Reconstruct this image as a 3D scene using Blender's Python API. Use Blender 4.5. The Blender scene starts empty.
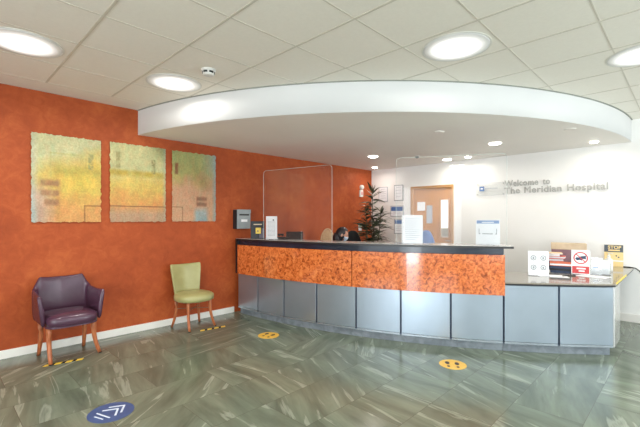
import bpy, bmesh, math, random
from mathutils import Vector, Matrix, noise

random.seed(7)
COL = bpy.context.scene.collection
PI = math.pi
rad = math.radians

# ------------------------------------------------------------------ materials
def lin(c):
    return tuple((v/12.92 if v <= .04045 else ((v+.055)/1.055)**2.4) for v in [k/255 for k in c]) + (1,)

def base_mat(name):
    m = bpy.data.materials.new(name); m.use_nodes = True
    nt = m.node_tree
    return m, nt, nt.nodes['Principled BSDF']

def N(nt, t, **kw):
    n = nt.nodes.new(t)
    for k, v in kw.items(): setattr(n, k, v)
    return n

def mat(name, c1, c2=None, rough=.5, metal=0, scale=8, bump=0, bscale=None, spec=.5, detail=4, ramp=(.35, .65), stretch=None, coat=0, distort=0, emis=0):
    """noise-mottled principled material; colours are sRGB 0-255"""
    m, nt, p = base_mat(name)
    c2 = c2 or tuple(v*.93 for v in c1)
    tc = N(nt, 'ShaderNodeTexCoord'); mp = N(nt, 'ShaderNodeMapping')
    if stretch: mp.inputs['Scale'].default_value = stretch
    nt.links.new(tc.outputs['Object'], mp.inputs[0])
    no = N(nt, 'ShaderNodeTexNoise'); no.inputs['Scale'].default_value = scale
    no.inputs['Detail'].default_value = detail; no.inputs['Distortion'].default_value = distort
    nt.links.new(mp.outputs[0], no.inputs['Vector'])
    r = N(nt, 'ShaderNodeValToRGB')
    r.color_ramp.elements[0].position, r.color_ramp.elements[1].position = ramp
    r.color_ramp.elements[0].color = lin(c1); r.color_ramp.elements[1].color = lin(c2)
    nt.links.new(no.outputs['Fac'], r.inputs[0]); nt.links.new(r.outputs[0], p.inputs['Base Color'])
    p.inputs['Roughness'].default_value = rough; p.inputs['Metallic'].default_value = metal
    p.inputs['Specular IOR Level'].default_value = spec
    p.inputs['Coat Weight'].default_value = coat; p.inputs['Coat Roughness'].default_value = .08
    if emis:
        nt.links.new(r.outputs[0], p.inputs['Emission Color']); p.inputs['Emission Strength'].default_value = emis
    if bump:
        b = N(nt, 'ShaderNodeBump'); b.inputs['Strength'].default_value = bump; b.inputs['Distance'].default_value = .01
        n2 = N(nt, 'ShaderNodeTexNoise'); n2.inputs['Scale'].default_value = bscale or scale; n2.inputs['Detail'].default_value = 5
        nt.links.new(mp.outputs[0], n2.inputs['Vector']); nt.links.new(n2.outputs['Fac'], b.inputs['Height'])
        nt.links.new(b.outputs[0], p.inputs['Normal'])
    return m

def clear_mat(name, tint=(1, 1, 1, 1), f=1.0, haze=0.0):
    m = bpy.data.materials.new(name); m.use_nodes = True; nt = m.node_tree; nt.nodes.clear()
    out = N(nt, 'ShaderNodeOutputMaterial'); mx = N(nt, 'ShaderNodeMixShader')
    t = N(nt, 'ShaderNodeBsdfTransparent'); t.inputs[0].default_value = tint
    g = N(nt, 'ShaderNodeBsdfGlossy'); g.inputs['Roughness'].default_value = .02
    fr = N(nt, 'ShaderNodeFresnel'); fr.inputs['IOR'].default_value = 1.45
    mu = N(nt, 'ShaderNodeMath', operation='MULTIPLY_ADD'); mu.inputs[1].default_value = f; mu.inputs[2].default_value = 0
    nt.links.new(fr.outputs[0], mu.inputs[0]); nt.links.new(mu.outputs[0], mx.inputs[0])
    if haze:
        d = N(nt, 'ShaderNodeBsdfDiffuse'); d.inputs[0].default_value = (.9, .93, .97, 1)
        m2 = N(nt, 'ShaderNodeMixShader'); no = N(nt, 'ShaderNodeTexNoise'); no.inputs['Scale'].default_value = 2.0
        m3 = N(nt, 'ShaderNodeMath', operation='MULTIPLY'); m3.inputs[1].default_value = haze*2
        nt.links.new(no.outputs['Fac'], m3.inputs[0]); nt.links.new(m3.outputs[0], m2.inputs[0])
        nt.links.new(t.outputs[0], m2.inputs[1]); nt.links.new(d.outputs[0], m2.inputs[2])
        nt.links.new(m2.outputs[0], mx.inputs[1])
    else:
        nt.links.new(t.outputs[0], mx.inputs[1])
    nt.links.new(g.outputs[0], mx.inputs[2]); nt.links.new(mx.outputs[0], out.inputs[0])
    return m

def emit_mat(name, col, s):
    m, nt, p = base_mat(name)
    p.inputs['Base Color'].default_value = (.8, .8, .8, 1)
    n = N(nt, 'ShaderNodeTexNoise'); n.inputs['Scale'].default_value = 3
    r = N(nt, 'ShaderNodeValToRGB'); r.color_ramp.elements[0].color = tuple(c*.97 for c in col[:3])+(1,); r.color_ramp.elements[1].color = col
    nt.links.new(n.outputs['Fac'], r.inputs[0]); nt.links.new(r.outputs[0], p.inputs['Emission Color'])
    p.inputs['Emission Strength'].default_value = s
    return m

def plaster_mat():
    m, nt, p = base_mat('orange_plaster')
    tc = N(nt, 'ShaderNodeTexCoord')
    a = N(nt, 'ShaderNodeTexNoise'); a.inputs['Scale'].default_value = 1.6; a.inputs['Detail'].default_value = 9; a.inputs['Distortion'].default_value = .35; a.inputs['Roughness'].default_value = .66
    b = N(nt, 'ShaderNodeTexNoise'); b.inputs['Scale'].default_value = 9; b.inputs['Detail'].default_value = 9; b.inputs['Distortion'].default_value = .9; b.inputs['Roughness'].default_value = .7
    nt.links.new(tc.outputs['Object'], a.inputs[0]); nt.links.new(tc.outputs['Object'], b.inputs[0])
    mx = N(nt, 'ShaderNodeMath', operation='MULTIPLY_ADD'); mx.inputs[1].default_value = .45
    nt.links.new(b.outputs['Fac'], mx.inputs[0])
    m2 = N(nt, 'ShaderNodeMath', operation='MULTIPLY'); m2.inputs[1].default_value = .55
    nt.links.new(a.outputs['Fac'], m2.inputs[0]); nt.links.new(m2.outputs[0], mx.inputs[2])
    r = N(nt, 'ShaderNodeValToRGB'); cr = r.color_ramp
    cr.elements[0].position = .34; cr.elements[0].color = lin((146, 62, 26))
    cr.elements[1].position = .66; cr.elements[1].color = lin((186, 94, 46))
    e = cr.elements.new(.5); e.color = lin((166, 75, 33))
    nt.links.new(mx.outputs[0], r.inputs[0]); nt.links.new(r.outputs[0], p.inputs['Base Color'])
    p.inputs['Roughness'].default_value = .6; p.inputs['Specular IOR Level'].default_value = .3
    bp = N(nt, 'ShaderNodeBump'); bp.inputs['Strength'].default_value = .6; bp.inputs['Distance'].default_value = .012
    nt.links.new(mx.outputs[0], bp.inputs['Height']); nt.links.new(bp.outputs[0], p.inputs['Normal'])
    return m

def burl_mat():
    m, nt, p = base_mat('burl_veneer')
    tc = N(nt, 'ShaderNodeTexCoord')
    a = N(nt, 'ShaderNodeTexNoise'); a.inputs['Scale'].default_value = 27; a.inputs['Detail'].default_value = 8; a.inputs['Distortion'].default_value = .8; a.inputs['Roughness'].default_value = .6
    nt.links.new(tc.outputs['Object'], a.inputs[0])
    r = N(nt, 'ShaderNodeValToRGB'); cr = r.color_ramp
    cr.elements[0].position = .36; cr.elements[0].color = lin((132, 60, 28))
    cr.elements[1].position = .62; cr.elements[1].color = lin((224, 132, 72))
    e = cr.elements.new(.44); e.color = lin((190, 94, 44))
    e = cr.elements.new(.52); e.color = lin((210, 112, 56))
    nt.links.new(a.outputs['Fac'], r.inputs[0]); nt.links.new(r.outputs[0], p.inputs['Base Color'])
    p.inputs['Roughness'].default_value = .12; p.inputs['Coat Weight'].default_value = .5; p.inputs['Coat Roughness'].default_value = .03
    return m

def floor_mat():
    m, nt, p = base_mat('stone_tile_floor')
    L = nt.links.new
    def M(op, a, b=None, c=None):
        n = N(nt, 'ShaderNodeMath', operation=op)
        for i, v in enumerate((a, b, c)):
            if v is None: continue
            if isinstance(v, (int, float)): n.inputs[i].default_value = v
            else: L(v, n.inputs[i])
        return n.outputs[0]
    tc = N(nt, 'ShaderNodeTexCoord'); sx = N(nt, 'ShaderNodeSeparateXYZ'); L(tc.outputs['Object'], sx.inputs[0])
    X, Y = sx.outputs[0], sx.outputs[1]
    ty = M('DIVIDE', M('SUBTRACT', Y, .077), .443)
    row = M('FLOOR', ty); fy = M('FRACT', ty)
    tx = M('ADD', M('DIVIDE', X, .885), M('MULTIPLY', row, .5))
    colm = M('FLOOR', tx); fx = M('FRACT', tx)
    cb = N(nt, 'ShaderNodeCombineXYZ'); L(row, cb.inputs[0]); L(colm, cb.inputs[1])
    wn = N(nt, 'ShaderNodeTexWhiteNoise', noise_dimensions='2D'); L(cb.outputs[0], wn.inputs['Vector'])
    r1 = wn.outputs['Value']
    sc = N(nt, 'ShaderNodeSeparateColor'); L(wn.outputs['Color'], sc.inputs[0])
    r2, r3 = sc.outputs[0], sc.outputs[1]
    ang = M('ADD', M('MULTIPLY', M('SUBTRACT', r1, .5), .7), M('MULTIPLY', M('GREATER_THAN', r3, .68), -.95))
    ang = M('ADD', ang, -(PI/2+.22))
    ang = M('MULTIPLY', ang, -1.0)
    rot = N(nt, 'ShaderNodeVectorRotate', rotation_type='Z_AXIS'); L(tc.outputs['Object'], rot.inputs['Vector']); L(ang, rot.inputs['Angle'])
    off = N(nt, 'ShaderNodeCombineXYZ'); L(M('MULTIPLY', r2, 37.), off.inputs[0]); L(M('MULTIPLY', r1, 19.), off.inputs[1])
    ad = N(nt, 'ShaderNodeVectorMath', operation='ADD'); L(rot.outputs[0], ad.inputs[0]); L(off.outputs[0], ad.inputs[1])
    mp = N(nt, 'ShaderNodeMapping'); mp.inputs['Scale'].default_value = (1.1, 6.5, 1); L(ad.outputs[0], mp.inputs[0])
    n1 = N(nt, 'ShaderNodeTexNoise'); n1.inputs['Scale'].default_value = 1.0; n1.inputs['Detail'].default_value = 6; n1.inputs['Roughness'].default_value = .6; n1.inputs['Distortion'].default_value = .35
    L(mp.outputs[0], n1.inputs[0])
    n2 = N(nt, 'ShaderNodeTexNoise'); n2.inputs['Scale'].default_value = .8; n2.inputs['Detail'].default_value = 6; n2.inputs['Distortion'].default_value = .6
    mp2 = N(nt, 'ShaderNodeMapping'); mp2.inputs['Scale'].default_value = (1.5, 13, 1); mp2.inputs['Location'].default_value = (5, 3, 0); L(ad.outputs[0], mp2.inputs[0]); L(mp2.outputs[0], n2.inputs[0])
    rp = N(nt, 'ShaderNodeValToRGB'); c = rp.color_ramp
    c.elements[0].position = .3; c.elements[0].color = lin((86, 96, 82))
    c.elements[1].position = .72; c.elements[1].color = lin((126, 138, 120))
    e = c.elements.new(.5); e.color = lin((106, 117, 101))
    L(n1.outputs['Fac'], rp.inputs[0])
    r5 = N(nt, 'ShaderNodeValToRGB'); c = r5.color_ramp
    c.elements[0].position = .585; c.elements[0].color = (0, 0, 0, 1)
    c.elements[1].position = .70; c.elements[1].color = (0, 0, 0, 1)
    e = c.elements.new(.63); e.color = (.4, .4, .4, 1)
    L(n2.outputs['Fac'], r5.inputs[0])
    mv = N(nt, 'ShaderNodeMixRGB'); L(r5.outputs[0], mv.inputs[0]); L(rp.outputs[0], mv.inputs[1]); mv.inputs[2].default_value = lin((182, 192, 176))
    # tone per tile
    hv = N(nt, 'ShaderNodeHueSaturation'); L(mv.outputs[0], hv.inputs['Color']); L(M('ADD', M('MULTIPLY', r2, .12), .94), hv.inputs['Value'])
    # joints
    jy = M('LESS_THAN', M('ABSOLUTE', M('SUBTRACT', fy, .5)), .4965)
    jx = M('LESS_THAN', M('ABSOLUTE', M('SUBTRACT', fx, .5)), .4982)
    j = M('MULTIPLY', jy, jx)
    jm = N(nt, 'ShaderNodeMixRGB'); L(j, jm.inputs[0]); jm.inputs[1].default_value = lin((82, 84, 72)); L(hv.outputs[0], jm.inputs[2])
    L(jm.outputs[0], p.inputs['Base Color'])
    p.inputs['Roughness'].default_value = .2; p.inputs['Specular IOR Level'].default_value = .55
    bp = N(nt, 'ShaderNodeBump'); bp.inputs['Strength'].default_value = .12; bp.inputs['Distance'].default_value = .004
    L(n1.outputs['Fac'], bp.inputs['Height']); L(bp.outputs[0], p.inputs['Normal'])
    return m

def vcol_mat(name, rough=.7):
    m, nt, p = base_mat(name)
    a = N(nt, 'ShaderNodeAttribute'); a.attribute_name = 'paint'
    n = N(nt, 'ShaderNodeTexNoise'); n.inputs['Scale'].default_value = 60; n.inputs['Detail'].default_value = 6
    tc = N(nt, 'ShaderNodeTexCoord'); nt.links.new(tc.outputs['Object'], n.inputs[0])
    r = N(nt, 'ShaderNodeValToRGB'); r.color_ramp.elements[0].color = (.82, .79, .74, 1); r.color_ramp.elements[0].position = .35; r.color_ramp.elements[1].color = (1.0, 1.0, 1.0, 1); r.color_ramp.elements[1].position = .62
    nt.links.new(n.outputs['Fac'], r.inputs[0])
    mx = N(nt, 'ShaderNodeMixRGB', blend_type='MULTIPLY'); mx.inputs[0].default_value = 1
    nt.links.new(a.outputs['Color'], mx.inputs[1]); nt.links.new(r.outputs[0], mx.inputs[2]); nt.links.new(mx.outputs[0], p.inputs['Base Color'])
    p.inputs['Roughness'].default_value = rough
    b = N(nt, 'ShaderNodeBump'); b.inputs['Strength'].default_value = .4; b.inputs['Distance'].default_value = .005
    nt.links.new(n.outputs['Fac'], b.inputs['Height']); nt.links.new(b.outputs[0], p.inputs['Normal'])
    return m

PLASTER = plaster_mat(); BURL = burl_mat(); FLOOR = floor_mat(); PAINT = vcol_mat('painted_paper')
WHITE = mat('white_wall', (240, 239, 236), (237, 236, 232), .42, scale=1.5, bump=.02, bscale=80)
SOFF = mat('soffit_paint', (244, 240, 234), (240, 236, 230), .6, scale=1.2)
FASC = mat('fascia_paint', (219, 219, 218), (215, 215, 214), .6, scale=1.2)
TILEC = mat('ceiling_tile', (238, 233, 222), (235, 230, 219), .8, scale=45, bump=.03, bscale=160)
GRID = mat('ceiling_grid_metal', (208, 202, 188), (202, 196, 182), .5, scale=5)
BASEB = mat('baseboard_paint', (236, 233, 226), (230, 227, 220), .35, scale=3)
PANEL = mat('satin_panel', (168, 180, 192), (161, 173, 185), .28, metal=.75, scale=2.5)
SEAM = mat('panel_seam', (62, 72, 92), (52, 62, 82), .4, metal=.3, scale=5)
PLINTH = mat('plinth_stone', (134, 142, 148), (112, 120, 127), .25, scale=9, detail=8, distort=.8, ramp=(.4, .6))
BLACK = mat('black_edge', (30, 28, 30), (24, 23, 25), .35, scale=6)
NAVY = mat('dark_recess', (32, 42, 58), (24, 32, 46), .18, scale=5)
TOP = mat('pale_counter_top', (206, 203, 198), (196, 193, 188), .14, scale=12, spec=.6)
LOWTOP = mat('grey_worktop', (150, 143, 131), (136, 129, 118), .08, scale=55, detail=6, spec=.6)
STRIP = mat('panel_strip_metal', (172, 182, 190), (164, 174, 182), .25, metal=.7)
STEEL = mat('steel_end', (205, 205, 202), (190, 190, 188), .25, metal=.6, scale=6)
CLEAR = clear_mat('acrylic', (.985, .992, .99, 1), 1.0, .018)
CLEARE = mat('acrylic_edge', (196, 206, 200), (180, 192, 188), .15, scale=5)
CLEARS = clear_mat('clear_plastic', (.98, .99, .99, 1), .8, .02)
CLEARP = clear_mat('clear_plate', (.985, .99, .99, 1), .4, 0)
PURPLE = mat('purple_leather', (80, 50, 68), (70, 42, 60), .24, scale=6, bump=.12, bscale=90, spec=.55)
GREEN = mat('green_leather', (168, 164, 112), (156, 152, 100), .34, scale=6, bump=.12, bscale=90)
WOOD = mat('reddish_wood', (190, 114, 70), (164, 88, 50), .35, scale=9, stretch=(6, 6, .8), bump=.05)
DARKTIP = mat('dark_foot_pad', (40, 30, 26), rough=.6)
ROD = mat('metal_rod', (150, 130, 110), rough=.35, metal=.7)
OAK = mat('oak_door', (204, 138, 54), (186, 120, 42), .4, scale=5, stretch=(5, 5, .5), detail=6)
OAKD = mat('oak_frame', (196, 146, 86), (180, 128, 70), .4, scale=5, stretch=(5, 5, .6))
BEECH = mat('pale_wood', (214, 178, 134), (196, 156, 110), .45, scale=7, stretch=(30, 30, 1))
PAPER = mat('white_paper', (244, 244, 246), (236, 237, 240), .6, scale=4)
PAPERG = mat('grey_print', (188, 190, 196), rough=.7)
SYMG = mat('symbol_grey', (156, 162, 166), rough=.6)
PRINT = mat('dark_print', (96, 98, 104), rough=.7)
BLUE = mat('blue_print', (84, 120, 174), (74, 108, 162), .5)
LBLUE = mat('light_blue_print', (130, 160, 205), rough=.5)
NBLUE = mat('sticker_blue', (64, 92, 140), (56, 84, 130), .35, scale=14)
SWHITE = mat('sticker_white', (222, 232, 246), (206, 220, 240), .4, scale=20)
YEL = mat('sticker_yellow', (236, 192, 78), (226, 180, 66), .35, scale=14)
YBLACK = mat('sticker_dark', (64, 46, 42), (52, 40, 38), .5, scale=20)
TAPEY = mat('tape_yellow', (244, 212, 60), (230, 196, 50), .4)
TAPEK = mat('tape_black', (34, 30, 26), rough=.9, spec=.1)
GREYM = mat('grey_box_metal', (152, 158, 160), (142, 148, 151), .4, scale=8, metal=.2)
SLOT = mat('slot_dark', (32, 34, 36), rough=.6)
BOXG = mat('white_plastic', (232, 230, 224), rough=.4)
LEAF = mat('dark_leaf', (44, 50, 36), (92, 98, 74), .3, scale=12, spec=.6)
STEM = mat('plant_cane', (104, 96, 66), (80, 74, 50), .6, scale=20)
POT = mat('dark_planter', (58, 56, 54), rough=.5)
SOIL = mat('soil', (50, 38, 28), (36, 28, 20), .9, scale=40, bump=.5)
FABRIC = mat('black_fabric', (22, 21, 22), (16, 15, 16), .85, scale=40)
BFAB = mat('blue_fabric', (92, 116, 168), (74, 96, 148), .85, scale=30)
CHROME = mat('chrome', (190, 190, 190), rough=.2, metal=.9)
HAIR = mat('dark_hair', (26, 20, 24), (44, 32, 38), .4, scale=30, stretch=(4, 4, .6))
SKIN = mat('skin', (214, 160, 136), (200, 142, 118), .5, scale=12)
SHIRT = mat('pale_shirt', (206, 214, 228), (190, 200, 218), .8, scale=14)
TROUS = mat('navy_trousers', (44, 46, 60), rough=.85)
MASKM = mat('mask_cloth', (214, 226, 240), (200, 214, 232), .7, scale=20)
SHOE = mat('black_shoe', (24, 22, 22), rough=.4)
CARD = mat('cardboard', (214, 192, 164), (202, 180, 150), .8, scale=10)
CARDP = mat('mauve_card', (150, 116, 124), (136, 102, 112), .8, scale=10)
PINK = mat('pink_folder', (226, 122, 116), (214, 104, 102), .6, scale=8)
CREAM = mat('cream_folder', (240, 206, 160), (232, 196, 148), .6, scale=8)
ORNG = mat('orange_folder', (216, 98, 44), (200, 84, 36), .5, scale=8)
NAVYF = mat('navy_folder', (48, 66, 96), (38, 52, 80), .5, scale=8)
BLKF = mat('black_folder', (34, 36, 44), rough=.5)
RED = mat('sign_red', (206, 66, 66), (196, 56, 58), .5)
SIGNK = mat('sign_slate', (92, 100, 110), (82, 90, 100), .5, scale=10)
SIGNY = mat('sign_amber', (252, 226, 166), (248, 218, 152), .5, scale=8)
LETTER = mat('brushed_letter', (184, 183, 178), (176, 175, 170), .4, metal=.1, scale=20)
def glow_mat(name, col, r, s0, s1):  # radial emission falloff imitates the soft halo around a lamp
    m, nt, p = base_mat(name)
    tc = N(nt, 'ShaderNodeTexCoord'); mp = N(nt, 'ShaderNodeMapping'); mp.inputs['Scale'].default_value = (1/r, 1/r, 0)
    g = N(nt, 'ShaderNodeTexGradient', gradient_type='SPHERICAL'); cr = N(nt, 'ShaderNodeMapRange', interpolation_type='SMOOTHSTEP')
    nt.links.new(tc.outputs['Object'], mp.inputs[0]); nt.links.new(mp.outputs[0], g.inputs[0]); nt.links.new(g.outputs['Fac'], cr.inputs['Value'])
    cr.inputs['From Min'].default_value = 0.0; cr.inputs['From Max'].default_value = 1.0; cr.inputs['To Min'].default_value = s1; cr.inputs['To Max'].default_value = s0
    p.inputs['Base Color'].default_value = (.75, .75, .73, 1); p.inputs['Emission Color'].default_value = col; p.inputs['Roughness'].default_value = .6
    nt.links.new(cr.outputs[0], p.inputs['Emission Strength']); return m
DOME = glow_mat('lamp_halo_diffuser', (1, .98, .95, 1), .255, 2.8, .0)
SMALLD = glow_mat('small_lamp_halo_diffuser', (1, .95, .88, 1), .11, 26, 1.5)
RIM = mat('lamp_rim', (226, 224, 215), rough=.8)
DAY = emit_mat('bright_daylight_view', (.86, .93, 1, 1), 1.0)
VISION = emit_mat('corridor_glow', (1, .93, .84, 1), .55)
WFRAME = mat('window_frame_metal', (120, 124, 128), rough=.4, metal=.3)

# ------------------------------------------------------------------ helpers
def obj(name, bm, m, parent=None, smooth=False, bevel=0, subsurf=0):
    bmesh.ops.recalc_face_normals(bm, faces=bm.faces)
    me = bpy.data.meshes.new(name); bm.to_mesh(me); bm.free()
    for mm in (m if isinstance(m, (list, tuple)) else [m]): me.materials.append(mm)
    if smooth:
        for p in me.polygons: p.use_smooth = True
    o = bpy.data.objects.new(name, me); COL.objects.link(o)
    if parent: o.parent = parent
    if bevel:
        b = o.modifiers.new('b', 'BEVEL'); b.width = bevel; b.segments = 2; b.limit_method = 'ANGLE'
    if subsurf:
        s = o.modifiers.new('s', 'SUBSURF'); s.levels = subsurf; s.render_levels = subsurf
    return o

def thing(name, label, cat, loc=(0, 0, 0), rz=0, group=None):
    o = bpy.data.objects.new(name, None); COL.objects.link(o); o.empty_display_size = .1
    o.location = loc; o.rotation_euler = (0, 0, rz)
    return tag(o, label, cat, group)

def tag(o, label, cat, group=None):
    o['label'] = label; o['category'] = cat
    if group: o['group'] = group
    return o

def struct(name, bm, m, **k):
    o = obj(name, bm, m, **k); o['kind'] = 'structure'; return o

def box(bm, x0, x1, y0, y1, z0, z1, M=None, mi=0):
    vs = [bm.verts.new(Vector(p) if M is None else M @ Vector(p)) for p in
          [(x0, y0, z0), (x1, y0, z0), (x1, y1, z0), (x0, y1, z0), (x0, y0, z1), (x1, y0, z1), (x1, y1, z1), (x0, y1, z1)]]
    for f in [(0, 3, 2, 1), (4, 5, 6, 7), (0, 1, 5, 4), (1, 2, 6, 5), (2, 3, 7, 6), (3, 0, 4, 7)]:
        bm.faces.new([vs[i] for i in f]).material_index = mi
    return bm

def bx(*a, **k): return box(bmesh.new(), *a, **k)

def prism(bm, pts, z0, z1, M=None):
    """pts xy polygon, extruded in z"""
    lo = [bm.verts.new(Vector((p[0], p[1], z0)) if M is None else M @ Vector((p[0], p[1], z0))) for p in pts]
    hi = [bm.verts.new(Vector((p[0], p[1], z1)) if M is None else M @ Vector((p[0], p[1], z1))) for p in pts]
    n = len(pts)
    bm.faces.new(lo[::-1]); bm.faces.new(hi)
    for i in range(n): bm.faces.new([lo[i], lo[(i+1) % n], hi[(i+1) % n], hi[i]])
    return bm

def lathe(bm, prof, cx=0, cy=0, n=24, M=None):
    rings = []
    for r, z in prof:
        ring = []
        for i in range(n):
            t = 2*PI*i/n; v = Vector((cx+r*math.cos(t), cy+r*math.sin(t), z))
            ring.append(bm.verts.new(M @ v if M else v))
        rings.append(ring)
    for a, b in zip(rings, rings[1:]):
        for i in range(n): bm.faces.new([a[i], a[(i+1) % n], b[(i+1) % n], b[i]])
    bm.faces.new(rings[0][::-1]); bm.faces.new(rings[-1])
    return bm

def tube(bm, pts, rs, n=10, cap=True):
    pts = [Vector(p) for p in pts]
    if not isinstance(rs, (list, tuple)): rs = [rs]*len(pts)
    rings = []; up = Vector((0, 0, 1))
    for i, p in enumerate(pts):
        d = (pts[min(i+1, len(pts)-1)]-pts[max(i-1, 0)]).normalized()
        a = d.cross(up)
        if a.length < .05: a = d.cross(Vector((1, 0, 0)))
        a.normalize(); b = d.cross(a).normalized()
        rings.append([bm.verts.new(p+(a*math.cos(2*PI*k/n)+b*math.sin(2*PI*k/n))*rs[i]) for k in range(n)])
    for r0, r1 in zip(rings, rings[1:]):
        for k in range(n): bm.faces.new([r0[k], r0[(k+1) % n], r1[(k+1) % n], r1[k]])
    if cap: bm.faces.new(rings[0][::-1]); bm.faces.new(rings[-1])
    return bm

CX, CY, CR = 9.64, 4.864, 6.438
def P(r, deg): return (CX+r*math.cos(rad(deg)), CY+r*math.sin(rad(deg)))

def arc(bm, r0, r1, a0, a1, z0, z1, n=8, taper=None):
    """curved box around the counter's centre, r0 < r1"""
    secs = []
    for i in range(n+1):
        a = a0+(a1-a0)*i/n
        p, q = P(r0, a), P(r1, a)
        secs.append([bm.verts.new((p[0], p[1], z0)), bm.verts.new((q[0], q[1], z0)), bm.verts.new((q[0], q[1], z1)), bm.verts.new((p[0], p[1], z1))])
    for s, t in zip(secs, secs[1:]):
        for k in range(4): bm.faces.new([s[k], s[(k+1) % 4], t[(k+1) % 4], t[k]])
    bm.faces.new(secs[0][::-1]); bm.faces.new(secs[-1])
    return bm

def text_bm(txt, size, depth=.0, bold=0, spacing=1.0, align='LEFT'):
    c = bpy.data.curves.new('t', 'FONT'); c.body = txt; c.size = size; c.extrude = depth; c.bevel_depth = bold; c.bevel_resolution = 0
    c.space_character = spacing; c.align_x = align; c.resolution_u = 3
    o = bpy.data.objects.new('t', c); COL.objects.link(o)
    dg = bpy.context.evaluated_depsgraph_get(); dg.update()
    me = bpy.data.meshes.new_from_object(o.evaluated_get(dg))
    bm = bmesh.new(); bm.from_mesh(me)
    bpy.data.objects.remove(o); bpy.data.curves.remove(c); bpy.data.meshes.remove(me)
    return bm

def xf(bm, M): bmesh.ops.transform(bm, matrix=M, verts=bm.verts); return bm
UPR = Matrix.Rotation(PI/2, 4, 'X')       # lays xy drawing upright facing -y

# ------------------------------------------------------------------ the room shell
B, A, H = 4.92, 6.65, 2.745               # orange wall y, white wall x, ceiling height
ZS = 2.44
X0, Y0 = -3.6, -3.2
struct('floor', bx(X0-.2, A+.2, Y0-.2, B+.2, -.1, 0), FLOOR)
struct('ceiling', bx(X0-.2, A+.2, Y0-.2, B+.2, H, H+.1), TILEC)
struct('wall_left', bx(X0-.2, A+.15, B, B+.15, 0, H), PLASTER)
# white wall with doorway
D0, D1, DZ = 3.08, 3.96, 2.03
bm = bmesh.new()
box(bm, A, A+.15, Y0-.2, D0, 0, H); box(bm, A, A+.15, D1, B, 0, H); box(bm, A, A+.15, D0, D1, DZ, H)
struct('wall_back', bm, WHITE)
# wall behind the camera: glazed entrance and windows
def holed_wall(name, axis, const, lo, hi, holes, m):
    bm = bmesh.new(); cur = lo
    def b(u0, u1, z0, z1):
        if u1-u0 < 1e-4 or z1-z0 < 1e-4: return
        if axis == 'x': box(bm, const-.15, const, u0, u1, z0, z1)
        else: box(bm, u0, u1, const-.15, const, z0, z1)
    for (u0, u1, z0, z1) in holes:
        b(cur, u0, 0, H); b(u0, u1, 0, z0); b(u0, u1, z1, H); cur = u1
    b(cur, hi, 0, H)
    return struct(name, bm, m)
HX = [(-2.9, -.85, .5, 2.4), (-.55, .25, 0.0, 2.3), (.75, 2.6, .5, 2.4)]
HY = [(-1.5, .7, .4, 2.4), (1.3, 3.5, .4, 2.4), (4.0, 6.1, .4, 2.4)]
holed_wall('wall_front', 'x', X0, Y0-.2, B, HX, WHITE)
holed_wall('wall_right', 'y', Y0, X0-.2, A+.2, HY, WHITE)
wn = 1
for ax, c, hs in (('x', X0, HX), ('y', Y0, HY)):
    for (u0, u1, z0, z1) in hs:
        bm = bmesh.new(); t = .05
        um = (u0+u1)/2
        for (a, b_, c0, c1) in [(u0, u0+t, z0, z1), (u1-t, u1, z0, z1), (u0+t, u1-t, z0, z0+t), (u0+t, u1-t, z1-t, z1)] + ([(um-t/2, um+t/2, z0+t, z1-t)] if u1-u0 > 1 else []):
            if ax == 'x': box(bm, c-.1, c-.04, a, b_, c0, c1)
            else: box(bm, a, b_, c-.1, c-.04, c0, c1)
        w = struct('window_%d' % wn, bm, WFRAME); wn += 1
        bm = bmesh.new()
        if ax == 'x': box(bm, c-.075, c-.065, u0+t, u1-t, z0+t, z1-t)
        else: box(bm, u0+t, u1-t, c-.075, c-.065, z0+t, z1-t)
        obj('window_pane', bm, DAY, w)
# baseboards
struct('baseboard_left', bx(X0, 3.2, B-.018, B, 0, .085), BASEB, bevel=.004)
bm = bmesh.new(); box(bm, A-.018, A, Y0, D0-.06, 0, .11); box(bm, A-.018, A, D1+.06, B-.02, 0, .11)
struct('baseboard_back', bm, BASEB, bevel=.004)
# suspended ceiling grid: T-bars
bm = bmesh.new(); W = .009; zt = H-.003
gx = [.813+.596*k for k in range(-7, 10)]; gy = [.445+.589*k for k in range(-6, 8)]
for x in gx: box(bm, x-W, x+W, Y0, gy[-1], zt, H+.001)
for y in gy: box(bm, X0, A, y-W*.6, y+W*.6, zt+.001, H+.001)
struct('trim_1', bm, GRID)

# curved bulkhead over the reception
FXc, FYc, FR = 6.686, 5.476, 4.901
arcpts = []
a_start = math.atan2(B-FYc, -math.sqrt(FR**2-(B-FYc)**2)); a_end = math.atan2(-math.sqrt(FR**2-(A-FXc)**2), A-FXc)
a_start += 2*PI; a_end += 2*PI
for i in range(65):
    t = a_start+(a_end-a_start)*i/64
    arcpts.append((FXc+FR*math.cos(t), FYc+FR*math.sin(t)))
bm = bmesh.new()
lo = [bm.verts.new((x, y, ZS)) for x, y in arcpts]; hi = [bm.verts.new((x, y, H)) for x, y in arcpts]
for i in range(64):
    f = bm.faces.new([lo[i], lo[i+1], hi[i+1], hi[i]]); f.material_index = 1; f.smooth = True
c0 = bm.verts.new((A, B, ZS)); bm.faces.new(lo+[c0])
me_soffit = struct('ceiling_bulkhead', bm, [SOFF, FASC])
# thin grey trim strip where fascia meets the ceiling tiles
bm = bmesh.new()
for i in range(64):
    (x0, y0), (x1, y1) = arcpts[i], arcpts[i+1]
    def o_(x, y, d):
        v = Vector((x-FXc, y-FYc)).normalized(); return (x+v.x*d, y+v.y*d)
    p = [o_(x0, y0, 0), o_(x0, y0, .014), o_(x1, y1, .014), o_(x1, y1, 0)]
    prism(bm, p, H-.008, H)
struct('trim_2', bm, mat('grey_edge_trim', (150, 152, 142), rough=.6))

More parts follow.
